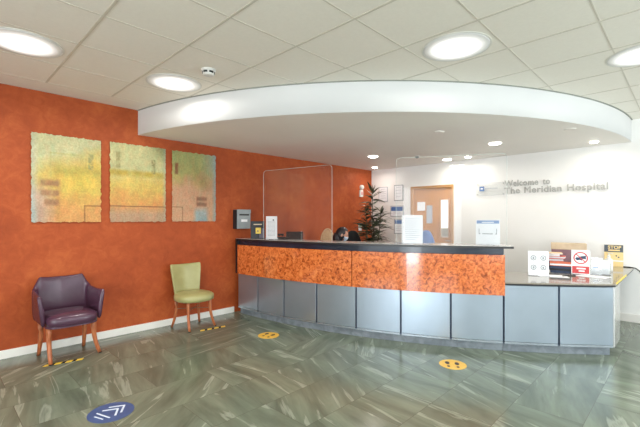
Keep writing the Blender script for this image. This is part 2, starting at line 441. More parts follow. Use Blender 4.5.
# door in the white wall (built in y-z, facing -x)
door = bpy.data.objects.new('door_1', None); COL.objects.link(door); door.location = (A, (D0+D1)/2, 0); door['kind'] = 'structure'
y0, y1 = D0-(D0+D1)/2, D1-(D0+D1)/2
bm = bmesh.new(); fw = .05
box(bm, -.02, .12, y0-.0, y0+fw, 0, DZ); box(bm, -.02, .12, y1-fw, y1, 0, DZ); box(bm, -.02, .12, y0+fw, y1-fw, DZ-fw, DZ)
obj('door_frame', bm, OAKD, door, bevel=.004)
v0, v1, vz0, vz1 = -.205+0.0, -.06+.0, 1.06, 1.76
v0, v1 = 3.155-(D0+D1)/2+.03, 3.345-(D0+D1)/2
bm = bmesh.new()
box(bm, .02, .06, y0+fw, v0, 0, DZ-fw); box(bm, .02, .06, v1, y1-fw, 0, DZ-fw); box(bm, .02, .06, v0, v1, 0, vz0); box(bm, .02, .06, v0, v1, vz1, DZ-fw)
obj('door_leaf', bm, OAK, door)
obj('vision_panel', bx(.035, .045, v0, v1, vz0, vz1), VISION, door)
obj('lower_pane', bx(.030, .0345, v0+.006, v1-.006, vz0+.008, vz0+.17), mat('view_beyond_grey', (176, 168, 152), (150, 144, 132), .4, scale=20), door)  # grey patch added on the glass, standing in for the view beyond
bm = bmesh.new(); t = .014
box(bm, .008, .03, v0-t, v0+.004, vz0-t, vz1+t); box(bm, .008, .03, v1-.004, v1+t, vz0-t, vz1+t); box(bm, .008, .03, v0, v1, vz0-t, vz0+.004); box(bm, .008, .03, v0, v1, vz1-.004, vz1+t)
obj('glazing_bead', bm, OAKD, door)
bm = bmesh.new(); tube(bm, [(.02, v0-.045, 1.0), (-.03, v0-.045, 1.0), (-.03, v0+.05, 1.0)], .009)
obj('door_handle', bm, CHROME, door)

# ------------------------------------------------------------------ reception desk
SE = [-138.0, -142.75, -147.5, -152.2, -156.95, -161.65, -166.4, -171.0, -175.4, -179.5]
desk = thing('reception_desk', 'long curved high reception desk with orange burl band above grey panels', 'desk', (P(CR, -165)[0], P(CR, -165)[1], 0))
dl = Vector(desk.location)
def dpart(name, bm, m, par=None, **k):
    par = par or desk
    xf(bm, Matrix.Translation(-Vector(par.location))); return obj(name, bm, m, par, **k)
g = .09
for i in range(2, 9):
    a1, a0 = SE[i], SE[i+1]
    dpart('lower_panel', arc(bmesh.new(), CR-.02, CR, a0+g, a1-g, .113, .615, 6), PANEL, bevel=.002)
    dpart('panel_foot_strip', arc(bmesh.new(), CR-.02, CR+.001, a0+g, a1-g, .088, .111, 6), STRIP)
dpart('carcass', arc(bmesh.new(), CR-.26, CR-.021, SE[9], SE[2], .0875, 1.02, 24), SEAM)
dpart('plinth', arc(bmesh.new(), CR-.24, CR-.045, SE[9], SE[2], 0, .087, 30), PLINTH)
dpart('burl_band', arc(bmesh.new(), CR+.002, CR+.026, -179.3, -162.08, .595, 1.018, 20), BURL)
dpart('burl_band', arc(bmesh.new(), CR+.002, CR+.026, -162.0, -147.45, .595, 1.018, 18), BURL)
dpart('recess_band', arc(bmesh.new(), CR-.28, CR+.0, -179.4, -147.5, 1.021, 1.084, 30), NAVY)
dpart('end_post', arc(bmesh.new(), CR-.0, CR+.028, -179.72, -179.35, .6, 1.084, 1), BLACK)
dpart('counter_top', arc(bmesh.new(), CR-.36, CR+.022, -179.7, -146.72, 1.1082, 1.11, 36), TOP)
dpart('counter_edge', arc(bmesh.new(), CR-.35, CR+.03, -179.75, -146.7, 1.085, 1.108, 36), BLACK)

side = thing('side_counter', 'low grey two-panel counter with stone worktop at the right end of the desk', 'counter', (P(CR, -142)[0], P(CR, -142)[1], 0))
for i in range(0, 2):
    a1, a0 = SE[i], SE[i+1]
    dpart('lower_panel', arc(bmesh.new(), CR-.02, CR, a0+g, a1-g, .113, .7, 6), PANEL, side, bevel=.002)
    dpart('panel_foot_strip', arc(bmesh.new(), CR-.02, CR+.001, a0+g, a1-g, .088, .111, 6), STRIP, side)
dpart('carcass', arc(bmesh.new(), CR-.24, CR-.021, SE[2]+.02, SE[0]-.05, .0875, .706, 12), SEAM, side)
dpart('plinth', arc(bmesh.new(), CR-.22, CR-.045, SE[2]+.02, SE[0]-.1, 0, .087, 12), PLINTH, side)
# worktop: curved strip plus return to the wall
def wt(z0, z1, grow=0):
    pts = [P(CR+.02+grow, SE[2]+.05+(SE[0]+.02-SE[2]-.05)*i/16) for i in range(17)]
    pts += [(A-.002, .55-grow), (A-.002, 1.35)]
    pts += [P(CR-.8, a) for a in (-139.2, -141, -143, -145, -147.4)]
    return prism(bmesh.new(), pts, z0, z1)
dpart('worktop', wt(.722, .737), LOWTOP, side)
dpart('worktop_edge', wt(.706, .7215, -.004), BLACK, side)
e0 = P(CR-.02, SE[0])
dpart('end_panel', bx(e0[0]-.0, 5.27, .552, .58, 0.088, .705), STEEL, side)
dpart('edge_tape', bx(4.9, 5.75, .541, .5485, .722, .74), TAPEY, side)
# staff-side worktop behind the high counter
staff = thing('staff_worktop', 'pale curved staff worktop behind the high reception counter', 'worktop', (4.3, 3.5, 0))
dpart('worktop', arc(bmesh.new(), CR-.82, CR-.29, -178.8, -147.6, .71, .737, 30), TOP, staff)
for a in (-178, -168, -158, -149):
    dpart('support_panel', arc(bmesh.new(), CR-.8, CR-.29, a-.15, a+.15, 0, .709, 1), STEEL, staff)

# ------------------------------------------------------------------ acrylic screens
def screen(name_label, a0, a1, ztop):
    p, q = P(CR-.055, a0), P(CR-.055, a1)
    L = math.dist(p, q); t = thing('acrylic_screen', name_label, 'screen', ((p[0]+q[0])/2, (p[1]+q[1])/2, 1.1105), math.atan2(q[1]-p[1], q[0]-p[0]), 'clear screens on the reception counter')
    h = ztop-1.1105; r = .045; pts = [(-L/2, 0), (L/2, 0)]
    for k in range(7): a = k/6*PI/2; pts.append((L/2-r+r*math.cos(a), h-r+r*math.sin(a)))
    for k in range(7): a = PI/2+k/6*PI/2; pts.append((-L/2+r+r*math.cos(a), h-r+r*math.sin(a)))
    bm = bmesh.new(); vs = [bm.verts.new((x, 0, z)) for x, z in pts]; bm.faces.new(vs)
    obj('pane', bm, CLEAR, t)
    bm = bmesh.new(); tube(bm, [(x, 0, z) for x, z in pts[1:]+[pts[0]]], .0022, 6); obj('polished_edge', bm, CLEARE, t)
    for s in (-1, 1):
        obj('foot', bx(s*L*.36-.035, s*L*.36+.035, -.03, .05, 0, .008), CLEARS, t)
    return t
screen('clear acrylic screen on the left half of the counter, before the orange wall', -174.9, -164.7, 2.07)
screen('clear acrylic screen on the right half of the counter, before the door', -157.5, -147.1, 2.093)

# ------------------------------------------------------------------ paintings
def clampf(v, a=0, b=1): return max(a, min(b, v))
def mixc(a, b, t): t = clampf(t); return tuple(a[i]*(1-t)+b[i]*t for i in range(3))
def nz(x, y, s=1, seed=0): return noise.noise(Vector((x*s, y*s, seed)))*.5+.5
def fb(x, y, s, seed): return noise.fractal(Vector((x*s, y*s, seed)), .8, 2.2, 5)*.5+.5
def rectm(u, v, u0, u1, v0, v1, e=.012):
    return clampf((u-u0)/e+.5)*clampf((u1-u)/e+.5)*clampf((v-v0)/e+.5)*clampf((v1-v)/e+.5)
def paint1(u, v):
    c = mixc((214, 210, 160), (224, 190, 92), (v+.25*(u-.3)-.28+.14*fb(u, v, 4, 1))*3.5)
    c = mixc(c, (228, 166, 98), (v-.62+.2*(fb(u, v, 3, 2)-.5))*4)
    c = mixc(c, (206, 176, 156), clampf((.38-u)*4)*clampf((v-.45)*4)*.9)
    c = mixc(c, (186, 172, 84), .8*rectm(u, v, .3, 1.1, .36, .46, .08)*clampf(fb(u, v, 8, 3)*1.6))
    c = mixc(c, (236, 208, 92), .8*clampf(1-math.hypot((u-.72)/.28, (v-.52)/.16)))
    c = mixc(c, (186, 200, 196), clampf((.08-u+.03*fb(u, v, 9, 5))*14)*(.2+.6*v))
    c = mixc(c, (214, 160, 92), .6*rectm(u, v, .33, .40, .5, 1.0, .03))
    for v0 in (.52, .635, .74): c = mixc(c, (168, 122, 88), .8*rectm(u, v, .12+.05*(v0 > .7), .37, v0, v0+.065, .03)*clampf(.5+fb(u, v, 10, 6)))
    c = mixc(c, (150, 152, 102), .7*rectm(u, v, .8, .88, .18, .37)*(1 if fb(u, v, 18, 8) > .42 else .3))
    ol = rectm(u, v, .25, .72, .2, .215)+rectm(u, v, .25, .265, .2, .48)
    c = mixc(c, (196, 186, 110), .55*ol)
    ln = rectm(u, v, .74, 1.1, .8, .81, .006)+rectm(u, v, .74, .752, .8, 1.1, .006)
    return mixc(c, (120, 82, 50), .75*clampf(ln))
def paint2(u, v):
    c = mixc((212, 206, 150), (224, 190, 98), (v-.32+.1*(fb(u, v, 3, 11)-.5))*6)
    c = mixc(c, (228, 160, 92), (v-.56+.25*(fb(u, v, 3, 12)-.5))*4)
    c = mixc(c, (196, 158, 124), (v-.78)*8)
    c = mixc(c, (196, 170, 66), .85*rectm(u, v, -.1, 1.1, .34, .41, .04)*clampf(.4+fb(u, v, 7, 13)))
    c = mixc(c, (168, 160, 104), .7*rectm(u, v, .1, .17, .11, .32)*(1 if fb(u, v, 18, 14) > .4 else .4))
    c = mixc(c, (146, 140, 90), .8*rectm(u, v, .73, .8, .17, .36)*(1 if fb(u, v, 18, 15) > .4 else .4))
    c = mixc(c, (156, 160, 104), clampf((u-.68)*3)*clampf((.25-v)*5)*.9)
    c = mixc(c, (176, 180, 160), clampf((u-.93)*12)*.8)
    c = mixc(c, (232, 206, 112), .7*clampf(1-math.hypot((u-.4)/.35, (v-.48)/.13)))
    return mixc(c, (112, 76, 54), .8*rectm(u, v, -.1, 1.1, .795, .805, .006))
def paint3(u, v):
    c = mixc((170, 170, 106), (186, 168, 100), (v-.1)*3)
    c = mixc(c, (208, 160, 124), (v-.36+.12*u+.2*(fb(u, v, 4, 21)-.5))*6)
    c = mixc(c, (160, 164, 156), clampf((u-.62)*2.4)*clampf((.45-v)*4)*.9)
    c = mixc(c, (170, 152, 86), .8*clampf(1-math.hypot((u-.66)/.3, (v-.42)/.16)))
    c = mixc(c, (158, 172, 170), clampf((u-.92+.03*fb(u, v, 8, 22))*12)*.85)
    c = mixc(c, (148, 176, 182), rectm(u, v, .5, .8, .82, 1.1, .1)*.8)
    c = mixc(c, (136, 82, 50), .85*rectm(u, v, .06, .13, .17, .33, .02)*clampf(.4+fb(u, v, 15, 23)))
    for v0 in (.64, .72): c = mixc(c, (140, 96, 72), .8*rectm(u, v, .54, .78, v0, v0+.055, .03))
    ln = rectm(u, v, -.1, .23, .79, .80, .006)+rectm(u, v, .22, .235, .79, 1.1, .006)
    return mixc(c, (122, 84, 58), .75*clampf(ln))
def painting(label, x0, x1, z0, z1, fn, seed):
    w, h = x1-x0, z1-z0
    t = thing('abstract_painting', label, 'painting', ((x0+x1)/2, B-.001, (z0+z1)/2), 0, 'unframed paintings on the orange wall')
    nx, nv = 96, 136; bm = bmesh.new(); lay = bm.loops.layers.color.new('tmp') if False else None
    grid = []
    for j in range(nv+1):
        row = []
        for i in range(nx+1):
            u, v = i/nx, j/nv
            x = (u-.5)*w; z = (.5-v)*h
            ed = lambda s, q: (noise.noise(Vector((s*22, q, seed)))*.011+noise.noise(Vector((s*60, q, seed+3)))*.007)
            wgt = lambda q: clampf(1-q*12)
            x += ed(v*h, 1)*wgt(u)+ed(v*h, 2)*wgt(1-u); z += ed(u*w, 3)*wgt(v)+ed(u*w, 4)*wgt(1-v)
            row.append(bm.verts.new((x, -.016+.002*noise.noise(Vector((x*9, z*9, seed))), z)))
        grid.append(row)
    for j in range(nv):
        for i in range(nx): bm.faces.new([grid[j][i], grid[j+1][i], grid[j+1][i+1], grid[j][i+1]])
    me = bpy.data.meshes.new('painted_sheet'); bm.verts.index_update()
    bm.to_mesh(me); bm.free(); me.materials.append(PAINT)
    at = me.color_attributes.new('paint', 'FLOAT_COLOR', 'POINT')
    k = 0
    for j in range(nv+1):
        for i in range(nx+1):
            u, v = i/nx, j/nv
            c = fn(u, v); n = .79+.12*fb(u, v, 5, seed+9)+.1*fb(u, v, 22, seed+7); n2 = (fb(u, v, 12, seed+4)-.5)*18
            c = tuple(clampf(q*n+n2*(1 if ii == 0 else -.3), 0, 255) for ii, q in enumerate(c))
            at.data[k].color = lin(c); k += 1
    o = bpy.data.objects.new('painted_sheet', me); COL.objects.link(o); o.parent = t
    obj('backing_board', bx(-w/2+.03, w/2-.03, -.012, 0, -h/2+.03, h/2-.03), CARD, t)
    return t
painting('pale yellow abstract painting with brown bars, leftmost of three above the purple chair', .745, 1.397, 1.362, 2.300, paint1, 1)
painting('abstract painting with mustard band across its whole width, middle of the three', 1.493, 2.156, 1.362, 2.308, paint2, 2)
painting('abstract painting with blue right edge, narrowest and nearest the curved bulkhead', 2.243, 2.886, 1.365, 2.304, paint3, 3)

# ------------------------------------------------------------------ chairs
def leg_bm(top, bot, r0, r1):
    bm = bmesh.new(); t, b_ = Vector(top), Vector(bot); n = 7; pts = []; rs = []
    out = Vector((b_.x-t.x, b_.y-t.y, 0))
    for i in range(n):
        s = i/(n-1); q = t.lerp(b_, s); q -= out*(.35*math.sin(s*PI)); pts.append(q); rs.append(r0+(r1-r0)*s)
    return tube(bm, pts, rs, 10)
def legs(t, spec, m=WOOD):
    for top, bot, r0, r1 in spec:
        l = obj('leg', leg_bm(top, bot, r0, r1), m, t, smooth=True)
        bm = bmesh.new(); lathe(bm, [(r1*1.05, 0), (r1*1.1, .012)], bot[0], bot[1], 10); obj('foot_pad', bm, DARKTIP, l)

def loft_path(rows, closed_section=True):
    """rows: list of sections (lists of points); joins them, caps ends"""
    bm = bmesh.new(); R = [[bm.verts.new(p) for p in s] for s in rows]; n = len(R[0])
    for a, b_ in zip(R, R[1:]):
        for k in range(n): bm.faces.new([a[k], a[(k+1) % n], b_[(k+1) % n], b_[k]])
    bm.faces.new(R[0][::-1]); bm.faces.new(R[-1]); return bm

# purple tub chair, faces -y
tub = thing('tub_armchair', 'purple leather tub armchair with splayed wooden legs against the orange wall', 'chair', (.995, 4.57, 0), rad(1))
def lerp_tab(tab, s):
    for (s0, v0), (s1, v1) in zip(tab, tab[1:]):
        if s <= s1: k = (s-s0)/(s1-s0); return v0+(v1-v0)*k
    return tab[-1][1]
rows = []
NS = 64
for i in range(NS+1):
    s = -1+2*i/NS; a = abs(s); sg = -1 if s < 0 else 1
    # plan path
    if a < .34: x, y = .19*(a/.34), .245-.012*(a/.34)**2; nx_, ny_ = .12*a, 1
    elif a < .58:
        k = (a-.34)/.24; th = k*PI/2; x, y = .19+.053*math.sin(th), .178+.055*math.cos(th); nx_, ny_ = math.sin(th), math.cos(th)
    else:
        k = (a-.58)/.42; x, y = .238+.002*k, .178-.375*k; nx_, ny_ = 1, 0
    ln = math.hypot(nx_, ny_); nx_, ny_ = sg*nx_/ln, ny_/ln; x *= sg
    ztop = lerp_tab([(0, .785), (.2, .788), (.35, .80), (.385, .78), (.43, .738), (.50, .70), (.60, .672), (.8, .660), (1, .668)], a)
    flare = lerp_tab([(0, .03), (.35, .0), (.48, .0), (.6, .006), (.8, .018), (1, .034)], a)
    zb = .358; th_ = .040
    sec = []
    for (q, zz) in [(-th_/2, zb), (-th_/2-.002, zb+(ztop-zb)*.5), (-th_/2, ztop-.02), (-th_/4, ztop), (th_/4, ztop), (th_/2+.004, ztop-.014), (th_/2, zb+(ztop-zb)*.5), (th_/2, zb)]:
        f = flare*((zz-zb)/(ztop-zb))**1.6
        sec.append((x+nx_*(q+f), y+ny_*(q+f), zz))
    rows.append(sec)
shell = obj('back_and_arms', loft_path(rows), PURPLE, tub, smooth=True, subsurf=1)
bm = bmesh.new()
def seat_pad(bm, pts, z0, z1, crown, edge=.03):
    n = len(pts); cx_ = sum(p[0] for p in pts)/n; cy_ = sum(p[1] for p in pts)/n
    prof = [(.9, z0), (.985, z0+.012), (1.0, z0+(z1-z0)*.5), (.985, z1-.018), (.9, z1), (.6, z1+crown*.75), (.3, z1+crown)]
    rings = [[bm.verts.new((cx_+(p[0]-cx_)*k, cy_+(p[1]-cy_)*k, z)) for p in pts] for k, z in prof]
    for a, b_ in zip(rings, rings[1:]):
        for i in range(n): bm.faces.new([a[i], a[(i+1) % n], b_[(i+1) % n], b_[i]])
    bm.faces.new(rings[0][::-1]); top = bm.verts.new((cx_, cy_, z1+crown*1.04))
    for i in range(n): bm.faces.new([rings[-1][i], rings[-1][(i+1) % n], top])
    return bm
pts = []
for k in range(24):
    t = -PI+PI*k/23; pts.append((.222*math.copysign(abs(math.cos(t))**.55, math.cos(t)), -.17+.115*math.sin(t)))
pts += [(.220, -.05), (.220, .1), (.185, .2), (.08, .222), (-.08, .222), (-.185, .2), (-.220, .1), (-.220, -.05)]
obj('seat_cushion', seat_pad(bm, pts, .36, .455, .03), PURPLE, tub, smooth=True)
pts2 = [(p[0]*1.0, p[1]*.96) for p in pts]
bm = bmesh.new(); prism(bm, pts2, .35, .37); obj('seat_base', bm, PURPLE, tub, smooth=False)
legs(tub, [((-.19, -.15, .35), (-.185, -.2, 0), .026, .017), ((.2, -.13, .35), (.255, -.145, 0), .026, .017),
           ((-.2, .14, .35), (-.205, .215, 0), .026, .017), ((.19, .14, .35), (.2, .21, 0), .026, .017)])

# green side chair
gch = thing('side_chair', 'green leather armless chair with round seat beside the reception desk', 'chair', (2.372, 4.585, 0), rad(0))
rows = []
for i in range(21):
    s = -1+2*i/20
    zc = [.38, .5, .62, .74, .83]; sec = []
    def pt(z, off):
        w = .165+.055*(max(0, z-.38)/.45)**1.1
        return (s*w, .205+.045*((z-.38)/.45)-.055*s*s+off, z-(.012*(1-s*s)*((z-.38)/.45)))
    sec = [pt(z, -.022) for z in (.36, .5, .65, .79)]+[pt(.815, -.012), pt(.815, .012)]+[pt(z, .022) for z in (.79, .65, .5, .36)]
    rows.append(sec)
obj('backrest', loft_path(rows), GREEN, gch, smooth=True, subsurf=1)
pts = []
for k in range(40):
    t = 2*PI*k/40; x = .242*math.copysign(abs(math.cos(t))**.85, math.cos(t)); y = .24*math.copysign(abs(math.sin(t))**.85, math.sin(t))-.02
    if y > 0: x *= 1-.5*y
    pts.append((x, y))
bm = bmesh.new(); obj('seat_cushion', seat_pad(bm, pts, .365, .45, .028), GREEN, gch, smooth=True)
L4 = [((-.13, -.13, .37), (-.13, -.165, 0), .023, .015), ((.18, -.11, .37), (.245, -.125, 0), .022, .014),
      ((-.16, .13, .37), (-.18, .215, 0), .022, .014), ((.15, .14, .37), (.2, .205, 0), .022, .014)]
legs(gch, L4)
bm = bmesh.new(); z = .25
def lp(k, z): t, b_ = Vector(L4[k][0]), Vector(L4[k][1]); return t.lerp(b_, 1-z/.37)-Vector((b_.x-t.x, b_.y-t.y, 0))*.3
tube(bm, [lp(0, z), lp(3, z)], .004, 6); tube(bm, [lp(1, z), lp(2, z)], .004, 6)
obj('stretcher', bm, ROD, gch)

# ------------------------------------------------------------------ floor stickers
def disc(bm, cx, cy, r, z0, z1, n=40, sx=1, sy=1, rot=0):
    pts = []
    for i in range(n):
        t = 2*PI*i/n; u, v = r*sx*math.cos(t), r*sy*math.sin(t)
        pts.append((cx+u*math.cos(rot)-v*math.sin(rot), cy+u*math.sin(rot)+v*math.cos(rot)))
    return prism(bm, pts, z0, z1)
st = thing('floor_sticker', 'round blue floor sticker with white double chevron arrows', 'sticker', (.92, 2.997, 0))
obj('disc', disc(bmesh.new(), 0, 0, .151, 0, .002, 48), NBLUE, st)
bm = bmesh.new()
def stroke(bm, a, b_, w, z0=.0021, z1=.003, o=(0, 0)):
    a, b_ = Vector(a)-Vector(o), Vector(b_)-Vector(o); d = (b_-a).normalized(); n = Vector((-d.y, d.x))*w/2; e = d*w*.3
    prism(bm, [tuple(a-e-n), tuple(b_+e-n), tuple(b_+e+n), tuple(a-e+n)], z0, z1)
o = (.92, 2.997)
stroke(bm, (.934, 3.077), (1.023, 3.032), .014, o=o); stroke(bm, (1.020, 3.030), (.97, 2.942), .014, z0=.0022, z1=.0031, o=o)
stroke(bm, (.884, 3.055), (.972, 3.011), .014, o=o); stroke(bm, (.969, 3.009), (.926, 2.925), .014, z0=.0022, z1=.0031, o=o)
obj('arrow_chevrons', bm, SWHITE, st)
bm = bmesh.new(); stroke(bm, (.842, 3.043), (.884, 2.918), .012, o=o)
for k in range(3):
    a = Vector((.816, 3.003)); b2 = Vector((.846, 2.925)); stroke(bm, a.lerp(b2, k*.36), a.lerp(b2, k*.36+.26), .010, o=o)
obj('text_bars', bm, SWHITE, st)
def feet(label, c, soles, heels):
    t = thing('floor_sticker', label, 'sticker', (c[0], c[1], 0), 0, 'yellow footprint stickers by the desk')
    obj('disc', disc(bmesh.new(), 0, 0, .126, 0, .002, 48), YEL, t)
    for s, h in zip(soles, heels):
        bm = bmesh.new(); d = Vector(s)-Vector(h); an = math.atan2(d.y, d.x)
        disc(bm, s[0]-c[0], s[1]-c[1], 1, .0021, .003, 20, .036, .021, an)
        fo = obj('footprint_sole', bm, YBLACK, t)
        obj('footprint_heel', disc(bmesh.new(), h[0]-c[0], h[1]-c[1], 1, .0021, .003, 16, .018, .014, an), YBLACK, t)
feet('yellow round footprint sticker on the floor in front of the middle of the desk', (3.506, 1.634), [(3.507, 1.691), (3.548, 1.612)], [(3.435, 1.642), (3.474, 1.567)])
feet('yellow round footprint sticker near the desk end beside the green chair', (2.846, 3.628), [(2.868, 3.69), (2.889, 3.6)], [(2.79, 3.655), (2.802, 3.575)])
def hazard(label, p, q, n=7):
    p, q = Vector(p), Vector(q); L = (q-p).length
    t = thing('hazard_tape', label, 'tape', ((p.x+q.x)/2, (p.y+q.y)/2, 0), math.atan2(q.y-p.y, q.x-p.x), 'striped floor tape under chairs')
    w = .024; s = L/n
    for i in range(n):
        by, bk = bmesh.new(), bmesh.new()
        x = -L/2+i*s; f = .62
        prism(by, [(x, -w), (x+s*f, -w), (x+s*f+.02, w), (x+.02, w)], 0, .0015)
        obj('yellow_stripe', by, TAPEY, t)
        if i < n-1: obj('black_stripe', prism(bk, [(x+s*f, -w), (x+s, -w), (x+s+.02, w), (x+s*f+.02, w)], 0, .0015), TAPEK, t)

hazard('yellow and black striped tape on the floor at the purple armchair', (.755, 4.40), (1.10, 4.34), 4)
hazard('yellow and black striped tape on the floor at the green chair', (2.36, 4.39), (2.72, 4.34), 4)

# ------------------------------------------------------------------ ceiling lamps
def ceil_lamp(label, x, y, z, r, m, group, bulge=.035, energy=0, col=(1, .95, .88)):
    t = thing('ceiling_light', label, 'light', (x, y, z), 0, group)
    bm = bmesh.new()
    prof = [(r+.012, 0), (r+.012, -.003), (r+.004, -.0045), (r, -.003)]
    n = 32; rings = [[bm.verts.new((q*math.cos(2*PI*i/n), q*math.sin(2*PI*i/n), zz)) for i in range(n)] for q, zz in prof]
    for a, b_ in zip(rings, rings[1:]):
        for i in range(n): bm.faces.new([a[i], a[(i+1) % n], b_[(i+1) % n], b_[i]])
    obj('rim', bm, RIM, t)
    bm = bmesh.new(); lathe(bm, [(r, -.0032), (r*.97, -.004-bulge*.35), (r*.8, -.005-bulge*.75), (r*.4, -.005-bulge*.97), (.001, -.005-bulge)], n=28)
    obj('diffuser', bm, m, t, smooth=True)
    if energy:
        l = bpy.data.lights.new('lamp_glow', 'AREA'); l.shape = 'DISK'; l.size = min(r*1.6, .3); l.energy = energy; l.color = col; l.spread = rad(170)
        lo_ = bpy.data.objects.new('lamp_glow', l); COL.objects.link(lo_); lo_.parent = t; lo_.location = (0, 0, -.02-bulge)
    return t
G1 = 'large round lights in the tiled ceiling'
MAINL = [('large round ceiling light at the left edge above the orange wall', .515, 3.68),
         ('large round ceiling light between the orange wall and smoke detector', 1.707, 3.68),
         ('large round ceiling light above the middle of the curved bulkhead', 2.9, 1.327),
         ('large round ceiling light at the right edge of the tiled ceiling', 4.10, .27)]
for lb, x, y in MAINL: ceil_lamp(lb, x, y, H, .25, DOME, G1, .004, 13, (1, .96, .90))
for x, y in [(.515, 1.327), (1.7, -1.0), (-1.87, 3.68), (-1.87, 1.327), (4.1, -2.0), (-.7, -1.0)]:
    l = bpy.data.lights.new('room_downlight', 'AREA'); l.shape = 'DISK'; l.size = .34; l.energy = 11; l.color = (1, .95, .88)
    lo_ = bpy.data.objects.new('room_downlight', l); COL.objects.link(lo_); lo_.location = (x, y, H-.03)
G2 = 'small round lights in the curved bulkhead'
SO = [('bulkhead downlight nearest the camera above the right acrylic screen', 5.424, 1.924, .085, 7),
      ('bulkhead downlight above the plant and receptionist', 5.15, 3.78, .085, 7),
      ('small bulkhead downlight in the corner by the orange wall', 6.261, 4.55, .05, 2.5),
      ('bulkhead downlight close to the white wall above the door', 6.30, 3.04, .075, 3.5),
      ('small bulkhead downlight just right of the one above the door', 6.30, 2.67, .05, 2.5),
      ('small bulkhead downlight at the right end of the white wall', 6.256, .933, .05, 2.5)]
for lb, x, y, r, e in SO: ceil_lamp(lb, x, y, ZS, r, SMALLD, G2, .015, e, (1, .93, .84))
# bulkhead blank plates and sensor
for (x, y, lb) in [(4.27, 2.16, 'white round cover plate in the bulkhead above the desk'), (5.19, 1.0, 'white round cover plate in the bulkhead near its right end')]:
    bm = bmesh.new(); lathe(bm, [(.06, 0), (.06, -.006), (.05, -.01)], n=28)
    o_ = obj('cover_plate', bm, SOFF, None); o_.location = (x, y, ZS); tag(o_, lb, 'cover plate')
t = thing('motion_sensor', 'small dark motion sensor in the bulkhead ceiling', 'sensor', (5.635, 3.242, ZS))
bm = bmesh.new(); lathe(bm, [(.045, 0), (.045, -.008), (.038, -.012)], n=24); obj('base_ring', bm, BOXG, t)
bm = bmesh.new(); lathe(bm, [(.034, -.011), (.03, -.028), (.015, -.036)], n=24); obj('lens', bm, SLOT, t)
# smoke detector
sd = thing('smoke_detector', 'white round smoke detector with dark vents on the tiled ceiling', 'detector', (1.77, 3.13, H))
bm = bmesh.new(); lathe(bm, [(.064, 0), (.064, -.012), (.06, -.018)], n=32); obj('base', bm, BOXG, sd, smooth=False)
bm = bmesh.new(); lathe(bm, [(.053, -.018), (.053, -.034), (.045, -.05), (.03, -.054)], n=32); obj('sensor_head', bm, BOXG, sd)
for k in range(6):
    a0, a1 = rad(60*k+8), rad(60*k+50); bm = bmesh.new()
    pi_ = [(.045*math.cos(a0+(a1-a0)*i/5), .045*math.sin(a0+(a1-a0)*i/5)) for i in range(6)]
    po = [(.0555*math.cos(a0+(a1-a0)*i/5), .0555*math.sin(a0+(a1-a0)*i/5)) for i in range(6)]
    prism(bm, pi_+po[::-1], -.036, -.02); obj('vent_slot', bm, SLOT, sd)

# ------------------------------------------------------------------ things on the orange wall
lb = thing('letter_box', 'grey metal wall letter box with slot and white label above the desk end', 'letter box', (3.315, B, 1.25))
obj('housing', bx(-.12, .12, -.1, 0, 0, .29), GREYM, lb, bevel=.006)
obj('black_side_plate', bx(-.128, -.1205, -.095, 0, .0, .285), SLOT, lb)  # thin black plate forming the left side of the box
obj('slot', bx(-.08, .09, -.103, -.0995, .2, .222), SLOT, lb)
obj('label', bx(-.05, .06, -.103, -.0995, .105, .142), PAPER, lb)
obj('lid', bx(-.122, .122, -.106, -.1, .235, .29), GREYM, lb, bevel=.002)
a_ = thing('wall_sounder', 'white round alarm sounder high on the orange wall near the corner', 'alarm', (6.285, B, 2.06))
bm = bmesh.new(); lathe(bm, [(.05, 0), (.05, .03), (.04, .05), (.015, .058)], n=24, M=Matrix.Rotation(PI/2, 4, 'X')); obj('dome', bm, BOXG, a_, smooth=False)
s_ = thing('wall_call_unit', 'white wall unit with pink print under the round alarm', 'alarm', (6.26, B, 1.86))
obj('case', bx(-.04, .05, -.04, 0, 0, .14), BOXG, s_, bevel=.004); obj('printed_face', bx(-.02, .03, -.0425, -.0401, .04, .11), mat('pink_print', (214, 150, 150), rough=.6), s_)
s_ = thing('wall_notice', 'small pale notice low on the orange wall beside the plant', 'notice', (6.25, B, 1.15))
obj('card', bx(-.05, .05, -.006, 0, .01, .17), PAPER, s_); obj('print_block', bx(-.04, .04, -.008, -.0061, .07, .15), mat('green_print', (150, 176, 150), rough=.6), s_)

# ------------------------------------------------------------------ things on the white wall (facing -x)
def wthing(name, label, cat, y, z, group=None):     # local +x runs to the viewer's right, local -y to the room
    return thing(name, label, cat, (A, y, z), -PI/2, group)
def notice(label, yl, yr, z0, z1, header=None, lines=4, frame=None, group='notices beside the plant', lm=PAPERG, hh=.28):
    w, h = abs(yl-yr), z1-z0
    t = wthing('wall_notice', label, 'notice', (yl+yr)/2, z0, group)
    if frame: obj('frame', bx(-w/2, w/2, -.012, 0, 0, h), frame, t, bevel=.002)
    m_ = .014 if frame else 0
    obj('sheet', bx(-w/2+m_, w/2-m_, -.0135 if frame else -.004, -.0121 if frame else 0, m_, h-m_), PAPER, t)
    d = -.0135 if frame else -.004
    if header: obj('header_block', bx(-w/2+m_+.006, w/2-m_-.006, d-.0015, d-.0001, h*(1-hh)-m_, h-m_-.008), header, t)
    bm = bmesh.new()
    top = h*(1-hh)-m_-.02 if header else h-m_-.03
    for k in range(lines):
        zz = top-k*(top-m_-.02)/max(lines, 1); ww = (w-2*m_)*(.38 if k % 3 else .3)
        box(bm, -ww, ww*(.9 if k % 2 else 1), d-.0012, d-.0001, zz-.007, zz)
    obj('printed_lines', bm, lm, t)
    return t
notice('plain white notice half hidden behind the plant leaves', 4.725, 4.50, 1.76, 2.07, None, 5, PAPERG)
notice('white framed certificate with dark logo, topmost by the door', 4.345, 4.13, 1.77, 2.09, None, 4, GREYM)
